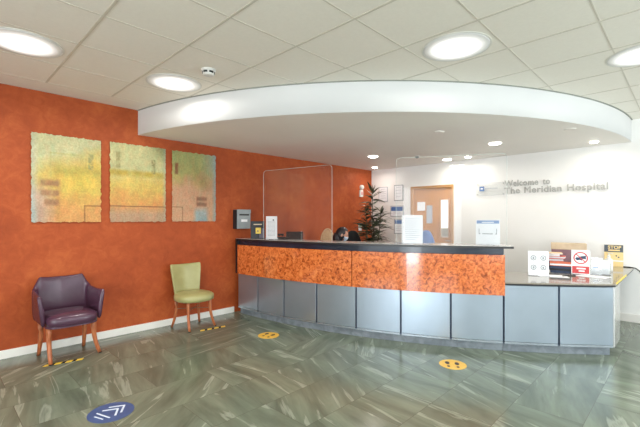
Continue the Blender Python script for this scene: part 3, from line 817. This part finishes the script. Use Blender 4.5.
notice('framed landscape notice with blue header below the certificate', 4.43, 4.12, 1.45, 1.67, BLUE, 3, GREYM, hh=.42)
t = notice('framed portrait notice with blue header, lowest beside the door', 4.345, 4.13, 1.1, 1.4, BLUE, 4, GREYM)
t = wthing('door_notice', 'small white notices taped on the left half of the oak door', 'notice', 3.68, 1.3)
for (x0, x1, z0, z1) in [(-.17, .0, .25, .45), (-.02, .1, -.0, .4), (.17, .26, .0, .35)]:
    pass
bm = bmesh.new()
obj('sheet', bx(-.15, .02, .012, .017, .26, .43), PAPER, t)
obj('sheet', bx(.05, .17, .012, .017, .02, .36), PAPERG, t)
# lettering
sg = wthing('wall_lettering', 'raised grey letters reading Welcome to The Meridian Hospital', 'lettering', 2.2, 1.0)
for zz, words in ((.936, (('Welcome', 0, .50), ('to', .56, .66))), (.818, (('The', 0, .235), ('Meridian', .295, .815), ('Hospital', .885, 1.375)))):
    for wd_, xa, xb in words:
        bm = text_bm(wd_, .138, .003, .003, 1.06)
        xs = [v.co.x for v in bm.verts]; s = (xb-xa)/(max(xs)-min(xs)); mn = min(xs)
        xf(bm, Matrix.Translation((xa, -.022, zz)) @ UPR @ Matrix.Diagonal((s, 1, 1, 1)) @ Matrix.Translation((-mn, 0, 0)))
        obj('word_lettering', bm, LETTER, sg)
pl = wthing('logo_plaque', 'clear acrylic wall plaque with small blue square logo left of the lettering', 'plaque', 2.43, 1.80)
obj('plate', bx(-.23, .23, -.03, -.025, 0, .21), CLEARP, pl)
obj('plate_edge', tube(bmesh.new(), [(-.23, -.0275, 0), (.23, -.0275, 0), (.23, -.0275, .21), (-.23, -.0275, .21), (-.23, -.0275, 0)], .002, 5), PAPERG, pl)
obj('logo_square', bx(-.175, -.095, -.034, -.0301, .075, .155), BLUE, pl, bevel=.001)
obj('logo_mark', bx(-.155, -.115, -.036, -.0341, .105, .125), PAPER, pl)
bm = bmesh.new()
for k in range(8): box(bm, -.08+k*.026, -.08+k*.026+.019, -.0335, -.0301, .108, .124)
obj('small_text', bm, PAPERG, pl)
for sx in (-.21, .21):
    for sz in (.02, .19):
        bm = bmesh.new(); lathe(bm, [(.008, 0), (.008, .036)], n=12, M=Matrix.Translation((sx, 0, sz)) @ Matrix.Rotation(PI/2, 4, 'X')); obj('standoff', bm, LETTER, pl)
# STOP poster standing on the return worktop against the wall
sp = wthing('stop_sign', 'amber and grey sign headed STOP standing at the wall end of the worktop', 'sign', .765, .738)
obj('board', bx(-.105, .105, -.02, -.012, 0, .30), SIGNY, sp)
obj('header_block', bx(-.105, .105, -.0225, -.0201, .2, .30), SIGNK, sp)
bm = text_bm('STOP', .062, .0006, .0018); xs = [v.co.x for v in bm.verts]
xf(bm, Matrix.Translation((-(max(xs)-min(xs))/2+.01, -.0235, .245)) @ UPR); obj('stop_text', bm, SIGNY, sp)
bm = bmesh.new(); box(bm, -.06, .07, -.0235, -.0226, .215, .235); obj('second_line', bm, SIGNY, sp)
for x, zz in ((-.045, .14), (.03, .15), (.055, .13)): obj('face_mark', bx(x-.008, x+.008, -.0212, -.0201, zz-.009, zz+.009), SIGNK, sp)
obj('white_strip', bx(-.105, .105, -.0212, -.0201, .07, .088), PAPER, sp)

# ------------------------------------------------------------------ things on the counters
def facing(x, y):      # rotation turning local -y to the public side
    d = Vector((x-CX, y-CY)); return math.atan2(d.y, d.x)+PI/2
def on_top(name, label, cat, px, py, z=1.11, rz=None, group=None):
    return thing(name, label, cat, (px, py, z+.0006), facing(px, py) if rz is None else rz, group)
VIEW = rad(44.2)-PI/2
def viewrot(x, y, k=0): return math.atan2(y, x)-PI/2+k

f = on_top('leaflet_holder', 'black leaflet holder with yellow label at the left end of the counter', 'holder', 3.347, 4.52, rz=viewrot(3.347, 4.52))
obj('back_panel', bx(-.1, .1, .02, .03, 0, .255), BLKF, f, bevel=.004)
obj('front_pocket', bx(-.1, .02, -.03, -.02, 0, .16), BLKF, f, bevel=.004)
obj('base', bx(-.1, .1, -.03, .02, 0, .01), BLKF, f)
obj('grey_leaflet', bx(.01, .095, -.02, -.004, .01, .15), mat('mauve_grey', (110, 104, 118), rough=.6), f)
obj('top_slot', bx(-.06, .06, .0185, .0199, .2, .215), CARD, f)
o_ = obj('yellow_label', bx(-.03, .045, -.036, -.031, .075, .16), mat('label_yellow', (228, 196, 84), (216, 184, 70), .5), f); 
obj('label_dot', bx(-.005, .01, -.0375, -.0362, .1, .125), PRINT, f)

def standing_sheet(name, label, x, y, z, w, h, k=0, tilt=0, group=None, holder=True):
    t = thing(name, label, 'sign', (x, y, z+.0006), viewrot(x, y, k), group)
    T = Matrix.Rotation(-tilt, 4, 'X')
    obj('sheet', bx(-w/2, w/2, -.002, .002, .004, h, M=T), PAPER, t)
    if holder:
        obj('clear_foot', bx(-w/2-.004, w/2+.004, -.05, .05, 0, .004), CLEARS, t)
    return t, T
def lines(t, T, w, rows, m=PAPERG, y=-.0024):
    bm = bmesh.new()
    for (x0, x1, z, hgt) in rows: box(bm, x0, x1, y-.0008, y, z, z+hgt, M=T)
    return obj('printed_lines', bm, m, t)
t, T = standing_sheet('counter_notice', 'white portrait notice in clear stand beside the black leaflet holder', 3.36, 4.215, 1.11, .155, .325, .1)
lines(t, T, .15, [(-.055, .05, .25-k*.018, .005) for k in range(12)]); lines(t, T, .15, [(.015, .035, .262, .02)], PRINT)
obj('grey_block', bx(-.075, .2, .0, .09, 0, .022), PAPERG, t)
ph = on_top('desk_telephone', 'black desk telephone beside the white notice on the counter', 'telephone', 3.50, 4.13)
obj('body', bx(-.075, .075, -.06, .06, 0, .035), FABRIC, ph, bevel=.008)
bm = bmesh.new(); tube(bm, [(-.05, -.04, .06), (-.05, .0, .066), (-.05, .05, .06)], [.018, .012, .018], 10); obj('handset', bm, FABRIC, ph)
sc_ = on_top('flat_screen', 'black flat screen with rounded corners behind the left acrylic screen', 'monitor', 3.60, 3.93, z=1.07, rz=viewrot(3.6, 3.93))
sc_.location = (3.75, 4.165, .7375); sc_.rotation_euler = (0, 0, viewrot(3.75, 4.165))
obj('display', bx(-.125, .125, -.015, .015, .3, .475), FABRIC, sc_, bevel=.012)
obj('stem', bx(-.02, .02, .0, .02, .02, .35), FABRIC, sc_); obj('base', bx(-.08, .08, -.06, .08, 0, .02), FABRIC, sc_, bevel=.005)
# small clear stick bracket
cb_ = on_top('clear_upright', 'thin clear acrylic upright beside the black screen', 'bracket', 3.50, 3.72)
obj('upright', bx(-.03, .03, -.002, .002, 0, .13), CLEARS, cb_); obj('foot', bx(-.03, .03, -.03, .03, 0, .005), CLEARS, cb_)

t, T = standing_sheet('counter_notice', 'large white notice standing behind the right acrylic screen by the door', 3.89, 2.30, 1.11, .235, .33, .0)
lines(t, T, .22, [(-.08, .08-(k % 3)*.02, .29-k*.022, .006) for k in range(12)], PAPERG)
t, T = standing_sheet('counter_notice', 'white notice with blue header and black bracket drawing on the counter', 4.255, 1.585, 1.11, .24, .275, .0)
lines(t, T, .22, [(-.112, .112, .235, .034)], LBLUE); lines(t, T, .22, [(-.09, -.086, .12, .06), (-.09, -.075, .12, .005), (.086, .09, .12, .06), (.072, .09, .12, .005), (-.055, .05, .12, .006)], PRINT)
lines(t, T, .2, [(-.06, .06, .245, .008)], PAPER, y=-.0034)
bm = bmesh.new()
p0, q0 = -158.2, -147.6

# low worktop
z = .737
t, T = standing_sheet('counter_notice', 'white sign with four grey circles at the left of the low worktop', 4.94, 1.265, z, .21, .285, .12, .08)
for cx_, cz in ((-.05, .205), (.05, .205), (-.05, .095), (.05, .095)):
    bm = bmesh.new()
    for k in range(18):
        a0, a1 = 2*PI*k/18, 2*PI*(k+1)/18
        r0, r1 = .021, .031
        pp = [(cx_+r0*math.cos(a0), cz+r0*math.sin(a0)), (cx_+r1*math.cos(a0), cz+r1*math.sin(a0)), (cx_+r1*math.cos(a1), cz+r1*math.sin(a1)), (cx_+r0*math.cos(a1), cz+r0*math.sin(a1))]
        vs = [bm.verts.new(T @ Vector((x, -.0034, zz))) for x, zz in pp]; bm.faces.new(vs)
    box(bm, cx_-.010, cx_+.010, -.0034, -.0026, cz-.014, cz+.012, M=T)
    obj('circle_symbol', bm, SYMG, t)
t, T = standing_sheet('counter_notice', 'white sign with red no-entry ring and red caption on the low worktop', 5.40, .935, z, .185, .29, .0, .03)
bm = bmesh.new()
cz, R0, R1 = .195, .060, .072
for k in range(36):
    a0, a1 = 2*PI*k/36, 2*PI*(k+1)/36
    vs = [bm.verts.new(T @ Vector((r*math.cos(a), -.0036, cz+r*math.sin(a)))) for r, a in ((R0, a0), (R1, a0), (R1, a1), (R0, a1))]; bm.faces.new(vs)
q = Matrix.Translation((0, 0, cz)) @ Matrix.Rotation(rad(45), 4, 'Y')
box(bm, -.062, .062, -.0042, -.0036, -.005, .005, M=T @ q)
obj('prohibition_ring', bm, RED, t)
bm = bmesh.new()
vs = [bm.verts.new(T @ Vector((x, -.0030, cz+zz))) for x, zz in [(-.055, -.01), (-.035, -.03), (-.01, -.022), (.012, -.03), (.02, -.01), (.055, -.012), (.05, .012), (.056, .03), (.03, .025), (.0, .02), (-.02, .005), (-.04, .008)]]
bm.faces.new(vs); obj('dark_figure', bm, NAVYF, t)
lines(t, T, .2, [(-.084, .084, .012, .085)], RED); 
lines(t, T, .2, [(-.04, .05, .062, .016), (-.02, .04, .034, .014)], PAPER, y=-.0034)

def folder_pile(specs, x, y, z, rz):
    r = random.Random(3)
    for (name, label, cat, w, d, h, m, dx, dy, rot, grp) in specs:
        t = thing(name, label, cat, (x+dx, y+dy, z), rz+rot, grp)
        obj('cover', bx(-w/2, w/2, -d/2, d/2, 0, h*.16), m, t, bevel=.001)
        obj('cover', bx(-w/2, w/2, -d/2, d/2, h*.84, h), m, t, bevel=.001)
        obj('page_block', bx(-w/2+.004, w/2-.004, -d/2+.006, d/2-.004, h*.16, h*.84), m if m in (NAVYF, BLKF) else PAPER, t)
        z += h+.0005
    return z
vr = viewrot(5.5, 1.05)
folder_pile([('ring_binder', 'navy ring binder at the bottom of the right folder pile', 'folder', .23, .2, .028, NAVYF, 0, 0, .05, 'dark folders in the pile'),
             ('ring_binder', 'black folder second from the bottom of the dark pile', 'folder', .225, .2, .026, BLKF, .0, 0, -.03, 'dark folders in the pile'),
             ('ring_binder', 'navy folder directly under the orange one', 'folder', .23, .2, .03, NAVYF, 0, 0, .06, 'dark folders in the pile'),
             ('paper_folder', 'orange folder on top of the dark folders', 'folder', .24, .21, .035, ORNG, 0, 0, .0, 'bright folders in the pile')],
            5.47, 1.15, z+.0005, vr)
pzz = folder_pile([('storage_box', 'blue box under the pink folders at the left of the pile', 'box', .2, .2, .11, NAVYF, 0, 0, 0, 'boxes on the low worktop'),
             ('paper_folder', 'pink folder lowest of the bright pile', 'folder', .3, .2, .035, PINK, .03, -.02, .1, 'bright folders in the pile'),
             ('paper_folder', 'coral pink folder in the middle of the bright pile', 'folder', .31, .2, .03, PINK, .04, -.04, -.06, 'bright folders in the pile'),
             ('paper_folder', 'white folder with papers near the top of the bright pile', 'folder', .26, .2, .025, PAPER, .03, .0, .08, 'bright folders in the pile'),
             ('paper_folder', 'cream folder topmost of the bright pile', 'folder', .28, .2, .014, CREAM, .03, -.02, .12, 'bright folders in the pile')],
            5.72, 1.36, z+.0005, vr)
bxo = thing('cardboard_box', 'beige cardboard box behind the pink folders on the worktop', 'box', (6.12, 1.20, z+.0006), viewrot(6.12, 1.20)+.04)
obj('carton', bx(-.2, .195, -.1, .1, 0, .245), CARDP, bxo, bevel=.003); obj('lid', bx(-.205, .2, -.105, .105, .2455, .33), CARD, bxo, bevel=.003)
tr = thing('leaflet_tray', 'clear leaflet tray of white papers right of the red-ring sign', 'tray', (5.60, .775, z+.0006), viewrot(5.6, .775))
w_, d_, h_ = .2, .13, .09
bm = bmesh.new(); box(bm, -w_/2, w_/2, -d_/2, -d_/2+.003, 0, h_); box(bm, -w_/2, -w_/2+.003, -d_/2, d_/2, 0, h_+.06); box(bm, w_/2-.003, w_/2, -d_/2, d_/2, 0, h_+.06); box(bm, -w_/2, w_/2, -d_/2, d_/2, 0, .003); box(bm, -w_/2, w_/2, d_/2-.003, d_/2, 0, h_+.1)
obj('tray_body', bm, CLEARS, tr)
for k in range(5): obj('leaflet', bx(-w_/2+.01, w_/2-.01, -.05+k*.02, -.042+k*.02, .004, .09+k*.018), PAPER, tr)
obj('blue_heading', bx(-.07, -.02, -.0515, -.0501, .075, .087), LBLUE, tr)
bo = thing('sanitiser_bottle', 'white pump bottle of hand gel at the right of the low worktop', 'bottle', (5.95, .735, z+.0006))
bm = bmesh.new(); lathe(bm, [(.04, 0), (.044, .01), (.044, .13), (.036, .155), (.016, .17), (.016, .185)], n=24); obj('bottle_body', bm, BOXG, bo, smooth=True)
bm = bmesh.new(); lathe(bm, [(.018, .18), (.018, .2), (.007, .202), (.007, .225), (.012, .228), (.012, .236)], n=16); tube(bm, [(0, 0, .232), (-.02, -.03, .232), (-.028, -.042, .226)], .005, 8); obj('pump', bm, BOXG, bo)
for lb_, x, y, k in (('loose white sheet lying in front of the four-circle sign', 5.02, 1.14, .2), ('loose white sheet lying beneath the leaflet tray front', 5.30, .80, -.3)):
    t = thing('paper_sheet', lb_, 'paper', (x, y, z+.001), viewrot(x, y, k), 'loose sheets on the low worktop')
    bm = bmesh.new()
    box(bm, -.148, .148, -.105, .105, 0, .0012); obj('sheet', bm, PAPER, t)
pn = thing('marker_pen', 'black pen lying on the worktop by the red-ring sign', 'pen', (5.13, 1.02, z+.003))
bm = bmesh.new(); tube(bm, [(-.06, .03, .004), (.06, -.05, .004)], .006, 8); obj('barrel', bm, BLACK, pn); bm = bmesh.new(); tube(bm, [(.061, -.051, .004), (.085, -.067, .004)], .007, 8); obj('cap', bm, BLACK, pn)
cbm = bmesh.new(); tube(cbm, [(A-.015, .98, .744), (A-.01, .6, .744), (A-.008, .53, .735), (A-.008, .49, .70), (A-.008, .45, .63), (A-.008, .40, .56), (A-.008, .3, .5), (A-.008, 0, .42)], .006, 8)
tag(obj('power_cable', cbm, SLOT, None, smooth=True), 'black cable along the wall leaving the worktop corner', 'cable')

# ------------------------------------------------------------------ behind the desk
def office_chair(label, x, y, rz, m=FABRIC, w=.34, top=1.2, wood=False, grp='chairs behind the desk'):
    t = thing('office_chair', label, 'chair', (x, y, 0), rz, grp)
    bm = bmesh.new(); rows = []
    for i in range(13):
        s = -1+2*i/12; sec = []
        for zz, off in [(.62, -.02), (.8, -.025), (1.0, -.02), (top-.05, -.015), (top, 0), (top-.05, .02), (1.0, .025), (.8, .025), (.62, .02)]:
            k = (zz-.62)/(top-.62); ww = w*(.62+.4*math.sin(min(1, .25+k)*PI*.62))*(1-.42*max(0, (k-.6)/.4)**2)
            drop = .10*(abs(s)**3)*max(0, (k-.5)*2)
            sec.append((s*ww*.62, .22-.05*s*s+off, zz-drop))
        rows.append(sec)
    obj('backrest', loft_path(rows), m, t, smooth=True, subsurf=1)
    pts = [(.24*math.copysign(abs(math.cos(q))**.6, math.cos(q)), .22*math.copysign(abs(math.sin(q))**.6, math.sin(q))) for q in [2*PI*k/28 for k in range(28)]]
    obj('seat', seat_pad(bmesh.new(), pts, .43, .5, .012), m, t, smooth=True)
    bm = bmesh.new(); tube(bm, [(0, .12, .44), (0, .28, .5), (0, .255, .75)], .018, 8); obj('back_bar', bm, BLACK, t)
    bm = bmesh.new(); lathe(bm, [(.03, .08), (.03, .25), (.022, .25), (.022, .44)], n=14); obj('gas_column', bm, BLACK, t)
    for k in range(5):
        a = 2*PI*k/5; bm = bmesh.new(); tube(bm, [(.02*math.cos(a), .02*math.sin(a), .1), (.27*math.cos(a), .27*math.sin(a), .07)], [.022, .014], 8); l = obj('base_arm', bm, BLACK, t)
        bm = bmesh.new(); lathe(bm, [(.025, -.012), (.025, .012)], n=12, M=Matrix.Translation((.27*math.cos(a), .27*math.sin(a), .026)) @ Matrix.Rotation(a, 4, 'Z') @ Matrix.Rotation(PI/2, 4, 'X')); obj('castor', bm, BLACK, l)
    return t
office_chair('black office chair with rounded back right of the seated receptionist', 4.96, 4.11, viewrot(4.96, 4.11, 0)-.2, FABRIC, .30, 1.215)
# person's own chair: faces right like its sitter
ff = math.atan2(-.717, .697)     # direction faced
office_chair('black office chair the dark-haired receptionist sits on', 4.40, 4.08, ff+PI/2, FABRIC, .3, .98)
office_chair('blue fabric chair in front of the oak door', 5.58, 3.07, viewrot(5.58, 3.07, .1)+PI, BFAB, .26, 1.24)
# slatted wooden chair
wc = thing('slatted_chair', 'pale wooden chair with curved slatted back left of the receptionist', 'chair', (4.665, 4.36, 0), viewrot(4.665, 4.36, 0)+PI, 'chairs behind the desk')
def arch(s, top): return top-.13*abs(s)**2.2
for i in range(9):
    s = -1+2*(i+.5)/9; bm = bmesh.new(); box(bm, s*.105-.0105, s*.105+.0105, -.19, -.175, .5, arch(s, 1.21)); obj('slat', bm, BEECH, wc)
bm = bmesh.new(); tube(bm, [(-.15, -.1825, .46), (-.115, -.1825, .9)]+[(s*.108, -.1825, arch(s, 1.228)) for s in [-1+.125*k for k in range(17)]]+[(.115, -.1825, .9), (.15, -.1825, .46)], .011, 8); obj('back_frame', bm, BEECH, wc, smooth=True)
pts = [(.21*math.copysign(abs(math.cos(q))**.5, math.cos(q)), .2*math.copysign(abs(math.sin(q))**.5, math.sin(q))) for q in [2*PI*k/28 for k in range(28)]]
obj('seat', prism(bmesh.new(), pts, .44, .465), BEECH, wc, bevel=.006)
for sx in (-1, 1):
    for sy in (-1, 1): bm = bmesh.new(); tube(bm, [(sx*.16, sy*.15, .44), (sx*.18, sy*.18, 0)], [.018, .013], 8); obj('leg', bm, BEECH, wc)

# seated receptionist, one continuous body
def skin_obj(verts, edges, radii, root=0, levels=1):
    me = bpy.data.meshes.new('s'); me.from_pydata(verts, edges, []); o = bpy.data.objects.new('s', me); COL.objects.link(o)
    m = o.modifiers.new('k', 'SKIN'); m.use_smooth_shade = True
    for i, v in enumerate(me.skin_vertices[0].data):
        r = radii[i]; v.radius = r if isinstance(r, tuple) else (r, r); v.use_root = (i == root)
    s = o.modifiers.new('s', 'SUBSURF'); s.levels = levels; s.render_levels = levels
    dg = bpy.context.evaluated_depsgraph_get(); dg.update()
    m2 = bpy.data.meshes.new_from_object(o.evaluated_get(dg)); bm = bmesh.new(); bm.from_mesh(m2)
    bpy.data.objects.remove(o); bpy.data.meshes.remove(m2); return bm
# local frame: +x forward (faced direction), +y to the left of the sitter, z up
V = []; E_ = []; Rr = []
def add(p, r, par=None):
    V.append(p); Rr.append(r); i = len(V)-1
    if par is not None: E_.append((par, i))
    return i
pel = add((0, 0, .56), (.13, .15)); wai = add((.03, 0, .70), (.105, .13), pel); che = add((.08, 0, .86), (.11, .15), wai)
shb = add((.12, 0, .97), (.085, .12), che); nek = add((.155, 0, 1.04), .05, shb); hb = add((.185, 0, 1.11), .055, nek)
for sy in (-1, 1):
    hip = add((.02, sy*.09, .54), .085, pel); kn = add((.42, sy*.12, .53), .06, hip); an = add((.40, sy*.12, .1), .04, kn); to = add((.53, sy*.13, .04), (.035, .045), an)
    sh = add((.12, sy*.17, .95), .05, shb); el = add((.20, sy*.22, .70), .038, sh); wr = add((.42, sy*.15, .75), .026, el)
    pa = add((.49, sy*.14, .76), (.018, .034), wr)
    for k in range(4):
        yy = sy*.14+(k-1.5)*.02; Ln = (.072, .08, .076, .06)[k if sy < 0 else 3-k]
        kb = add((.515, yy, .765), .009, pa); f1 = add((.515+Ln*.55, yy*1.0, .768), .0085, kb); add((.515+Ln, yy, .752), .007, f1)
    tb = add((.475, sy*.14-sy*.04, .762), .010, pa); add((.505, sy*.14-sy*.058, .758), .008, tb)
bmB = skin_obj(V, E_, Rr)
# head
hc = Vector((.205, 0, 1.155)); bh = bmesh.new(); bmesh.ops.create_uvsphere(bh, u_segments=40, v_segments=28, radius=1)
for v in bh.verts:
    p = v.co.copy(); x, y, zz = p
    sx = .094 if x > 0 else .1
    q = Vector((x*sx, y*.075, zz*.112))
    if zz < 0: q.x *= 1-.1*abs(zz); q.y *= 1-.32*zz*zz
    if x > .3:                                         # face: brow, eye sockets, nose, lips, chin
        nose = math.exp(-((y/.16)**2))*math.exp(-(((zz+.18)/.2)**2)); q.x += .022*nose
        for s in (-1, 1): q.x -= .010*math.exp(-(((y-s*.38)/.2)**2)-(((zz-.02)/.14)**2))
        q.x += .006*math.exp(-(((y)/.25)**2)-(((zz+.52)/.1)**2)); q.x += .008*math.exp(-((y/.3)**2)-(((zz+.85)/.15)**2))
    v.co = q
for s in (-1, 1):                                      # ears
    e = bmesh.new(); bmesh.ops.create_uvsphere(e, u_segments=12, v_segments=8, radius=1)
    xf(e, Matrix.Translation((-.005, s*.075, -.01)) @ Matrix.Diagonal((.018, .010, .03, 1)))
    me = bpy.data.meshes.new('e'); e.to_mesh(me); bh.from_mesh(me); e.free()
tiltM = Matrix.Rotation(rad(18), 4, 'Y')
xf(bh, Matrix.Translation(hc) @ tiltM)
me = bpy.data.meshes.new('h'); bh.to_mesh(me); bmB.from_mesh(me); bh.free()
person = thing('person', 'person with dark hair and pale mask seated behind the counter facing right', 'person', (4.40, 4.08, 0), ff)
body = obj('body', bmB, SKIN, person, smooth=True)
rm = body.modifiers.new('r', 'REMESH'); rm.mode = 'VOXEL'; rm.voxel_size = .006; rm.use_smooth_shade = True
dg = bpy.context.evaluated_depsgraph_get(); dg.update()
me2 = bpy.data.meshes.new_from_object(body.evaluated_get(dg)); body.modifiers.clear(); body.data = me2
b3 = bmesh.new(); b3.from_mesh(me2); seen = set(); best = []
for v0_ in b3.verts:
    if v0_ in seen: continue
    comp = []; st_ = [v0_]; seen.add(v0_)
    while st_:
        q_ = st_.pop(); comp.append(q_)
        for e_ in q_.link_edges:
            o2 = e_.other_vert(q_)
            if o2 not in seen: seen.add(o2); st_.append(o2)
    if len(comp) > len(best): best = comp
keep = set(best); bmesh.ops.delete(b3, geom=[v for v in b3.verts if v not in keep], context='VERTS'); b3.to_mesh(me2); b3.free()
for p_ in me2.polygons: p_.use_smooth = True
def headpart(name, cond, scale, m, zsh=0):
    b2 = bmesh.new(); bmesh.ops.create_uvsphere(b2, u_segments=32, v_segments=24, radius=1)
    bmesh.ops.delete(b2, geom=[v for v in b2.verts if not cond(v.co)], context='VERTS')
    for v in b2.verts:
        x, y, zz = v.co; q = Vector((x*(.094 if x > 0 else .1), y*.075, zz*.112))
        v.co = Vector((q.x*scale, q.y*scale, q.z*scale+zsh))
    xf(b2, Matrix.Translation(hc) @ tiltM)
    o = obj(name, b2, m, person, smooth=True); s = o.modifiers.new('t', 'SOLIDIFY'); s.thickness = .006; return o
headpart('hair', lambda c: (c.x < .38 or c.z > .55) and not (c.z < -.8 and c.x > -.1), 1.08, HAIR)
bm = bmesh.new(); rr_ = []
tube(bm, [(.13, .0, 1.18), (.125, 0, 1.12), (.12, 0, 1.04), (.095, 0, .96)], [.05, .07, .065, .03], 12); obj('hair_length', bm, HAIR, person, smooth=True)
o_ = headpart('face_mask', lambda c: c.x > .35 and -.85 < c.z < -.08, 1.13, MASKM)
for s in (-1, 1):
    b2 = bmesh.new(); bmesh.ops.create_uvsphere(b2, u_segments=10, v_segments=8, radius=.010)
    xf(b2, Matrix.Translation(hc) @ tiltM @ Matrix.Translation((.078, s*.028, .004))); obj('eye', b2, PRINT, person, smooth=True)
# clothes: blouse & trousers
Vc, Ec, Rc = [], [], []
def addc(p, r, par=None):
    Vc.append(p); Rc.append(r)
    if par is not None: Ec.append((par, len(Vc)-1))
    return len(Vc)-1
p_ = addc((0, 0, .6), (.14, .165)); w_2 = addc((.03, 0, .70), (.12, .145), p_); c_ = addc((.08, 0, .86), (.125, .165), w_2); s2 = addc((.12, 0, .965), (.1, .13), c_); addc((.15, 0, 1.03), .062, s2)
for sy in (-1, 1):
    a1 = addc((.12, sy*.17, .95), .06, s2); a2 = addc((.20, sy*.22, .70), .048, a1); addc((.38, sy*.165, .745), .036, a2)
obj('blouse', skin_obj(Vc, Ec, Rc), SHIRT, person, smooth=True)
Vc, Ec, Rc = [], [], []
p_ = addc((0, 0, .58), (.14, .16))
for sy in (-1, 1):
    a1 = addc((.02, sy*.095, .55), .096, p_); a2 = addc((.42, sy*.12, .535), .072, a1); addc((.40, sy*.12, .13), .054, a2)
obj('trousers', skin_obj(Vc, Ec, Rc), TROUS, person, smooth=True)
for sy in (-1, 1):
    bm = bmesh.new(); bmesh.ops.create_uvsphere(bm, u_segments=20, v_segments=12, radius=1)
    for v in bm.verts:
        v.co = Vector((.465+v.co.x*.13, sy*.127+v.co.y*.05, max(0.0, .045+v.co.z*.05)))
    obj('shoe', bm, SHOE, person, smooth=True)

# plant
pt_ = thing('potted_plant', 'tall dark-leaved potted plant in the corner behind the desk', 'plant', (5.86, 4.32, 0))
bm = bmesh.new(); lathe(bm, [(.13, 0), (.15, .02), (.18, .36), (.185, .38), (.165, .38), (.16, .34)], n=32); obj('planter', bm, POT, pt_, smooth=False)
bm = bmesh.new(); lathe(bm, [(.158, .33), (.15, .345), (.02, .35)], n=24); obj('soil', bm, SOIL, pt_)
rl = random.Random(11)
leafbm = bmesh.new()
def leaf(bm, base, az, el, L, w, droop):
    d = Vector((math.cos(az)*math.cos(el), math.sin(az)*math.cos(el), math.sin(el))); side_ = Vector((-math.sin(az), math.cos(az), 0))
    n = 7; prev = None; p = Vector(base); roll = rl.uniform(-.5, .5)
    for i in range(n+1):
        s = i/n; ww = w*math.sin(min(1, s*1.15+.12)*PI*.9)**.8 if s < .97 else .001
        up = side_.cross(d).normalized(); sd_ = (side_*math.cos(roll)+up*math.sin(roll))
        c = [bm.verts.new(p-sd_*ww+up*.25*ww), bm.verts.new(p-up*.0), bm.verts.new(p+sd_*ww+up*.25*ww)]
        if prev:
            bm.faces.new([prev[0], prev[1], c[1], c[0]]); bm.faces.new([prev[1], prev[2], c[2], c[1]])
        prev = c; p = p+d*(L/n); d = (d+Vector((0, 0, -droop/n))).normalized()
canes = [((0, 0), (.03, .02), 1.92), ((.05, -.03), (.14, -.10), 1.55), ((-.05, .03), (-.10, .08), 1.62), ((.02, .06), (.06, .0), 1.38)]
for (bx0, bx1, top) in canes:
    bm = bmesh.new(); ps = [Vector((bx0[0]+(bx1[0]-bx0[0])*k/8+.012*math.sin(k*1.3), bx0[1]+(bx1[1]-bx0[1])*k/8, .33+(top-.33)*k/8)) for k in range(9)]
    tube(bm, ps, [.013-.0008*k for k in range(9)], 8); obj('cane', bm, STEM, pt_, smooth=True)
    nleaf = int((top-.95)/.017)
    for k in range(nleaf):
        zz = .95+(top-.95)*(k+.5)/nleaf; s = (zz-.33)/(top-.33); base = (bx0[0]+(bx1[0]-bx0[0])*s, bx0[1]+(bx1[1]-bx0[1])*s, zz)
        q = (zz-.95)/(top-.95); L = rl.uniform(.34, .52)*(1.05-.45*q)
        if top < 1.9: L *= .85
        leaf(leafbm, base, rl.uniform(0, 2*PI), rl.uniform(.05, .55)+.6*max(0, q-.8)*4, L, rl.uniform(.020, .032), rl.uniform(.3, 1.1))
for k in range(5): leaf(leafbm, (.03, .02, 1.9), k*1.25, 1.15, .17, .014, .2)
obj('foliage', leafbm, LEAF, pt_)

# ------------------------------------------------------------------ light
def area(name, loc, rot, sx, sy, e, col):
    l = bpy.data.lights.new(name, 'AREA'); l.shape = 'RECTANGLE'; l.size = sx; l.size_y = sy; l.energy = e; l.color = col
    o = bpy.data.objects.new(name, l); COL.objects.link(o); o.location = loc; o.rotation_euler = rot
    return o
for (u0, u1, z0, z1) in HX:
    e = 50*(u1-u0)*(z1-z0) if u1-u0 > 1 else 50
    area('window_daylight', (X0+.02, (u0+u1)/2, (z0+z1)/2), (0, -PI/2, 0), z1-z0, u1-u0, e*(.31 if u1-u0 > 1 else 1.8), (.85, .93, 1))
for (u0, u1, z0, z1) in HY:
    area('window_daylight', ((u0+u1)/2, Y0+.02, (z0+z1)/2), (PI/2, 0, 0), u1-u0, z1-z0, 26*(u1-u0)*(z1-z0)*(.27 if u0 < 3.6 else .62), (.84, .93, 1))
w = bpy.data.worlds.new('World'); bpy.context.scene.world = w; w.use_nodes = True
w.node_tree.nodes['Background'].inputs[0].default_value = (.75, .85, 1, 1); w.node_tree.nodes['Background'].inputs[1].default_value = .8

# ------------------------------------------------------------------ camera
cam = bpy.data.cameras.new('Camera'); co = bpy.data.objects.new('Camera', cam); COL.objects.link(co)
co.location = (0, 0, 1.39); co.rotation_euler = (PI/2, 0, rad(44.2)-PI/2)
cam.sensor_width = 36; cam.lens = 381/640*36; cam.shift_y = 6/640; cam.clip_start = .05
bpy.context.scene.camera = co
sc = bpy.context.scene
sc.view_settings.view_transform = 'Standard'; sc.view_settings.look = 'None'; sc.view_settings.exposure = .14
sc.cycles.use_denoising = True
sc.cycles.max_bounces = 8; sc.cycles.diffuse_bounces = 5; sc.cycles.transparent_max_bounces = 12
sc.cycles.sample_clamp_indirect = 6
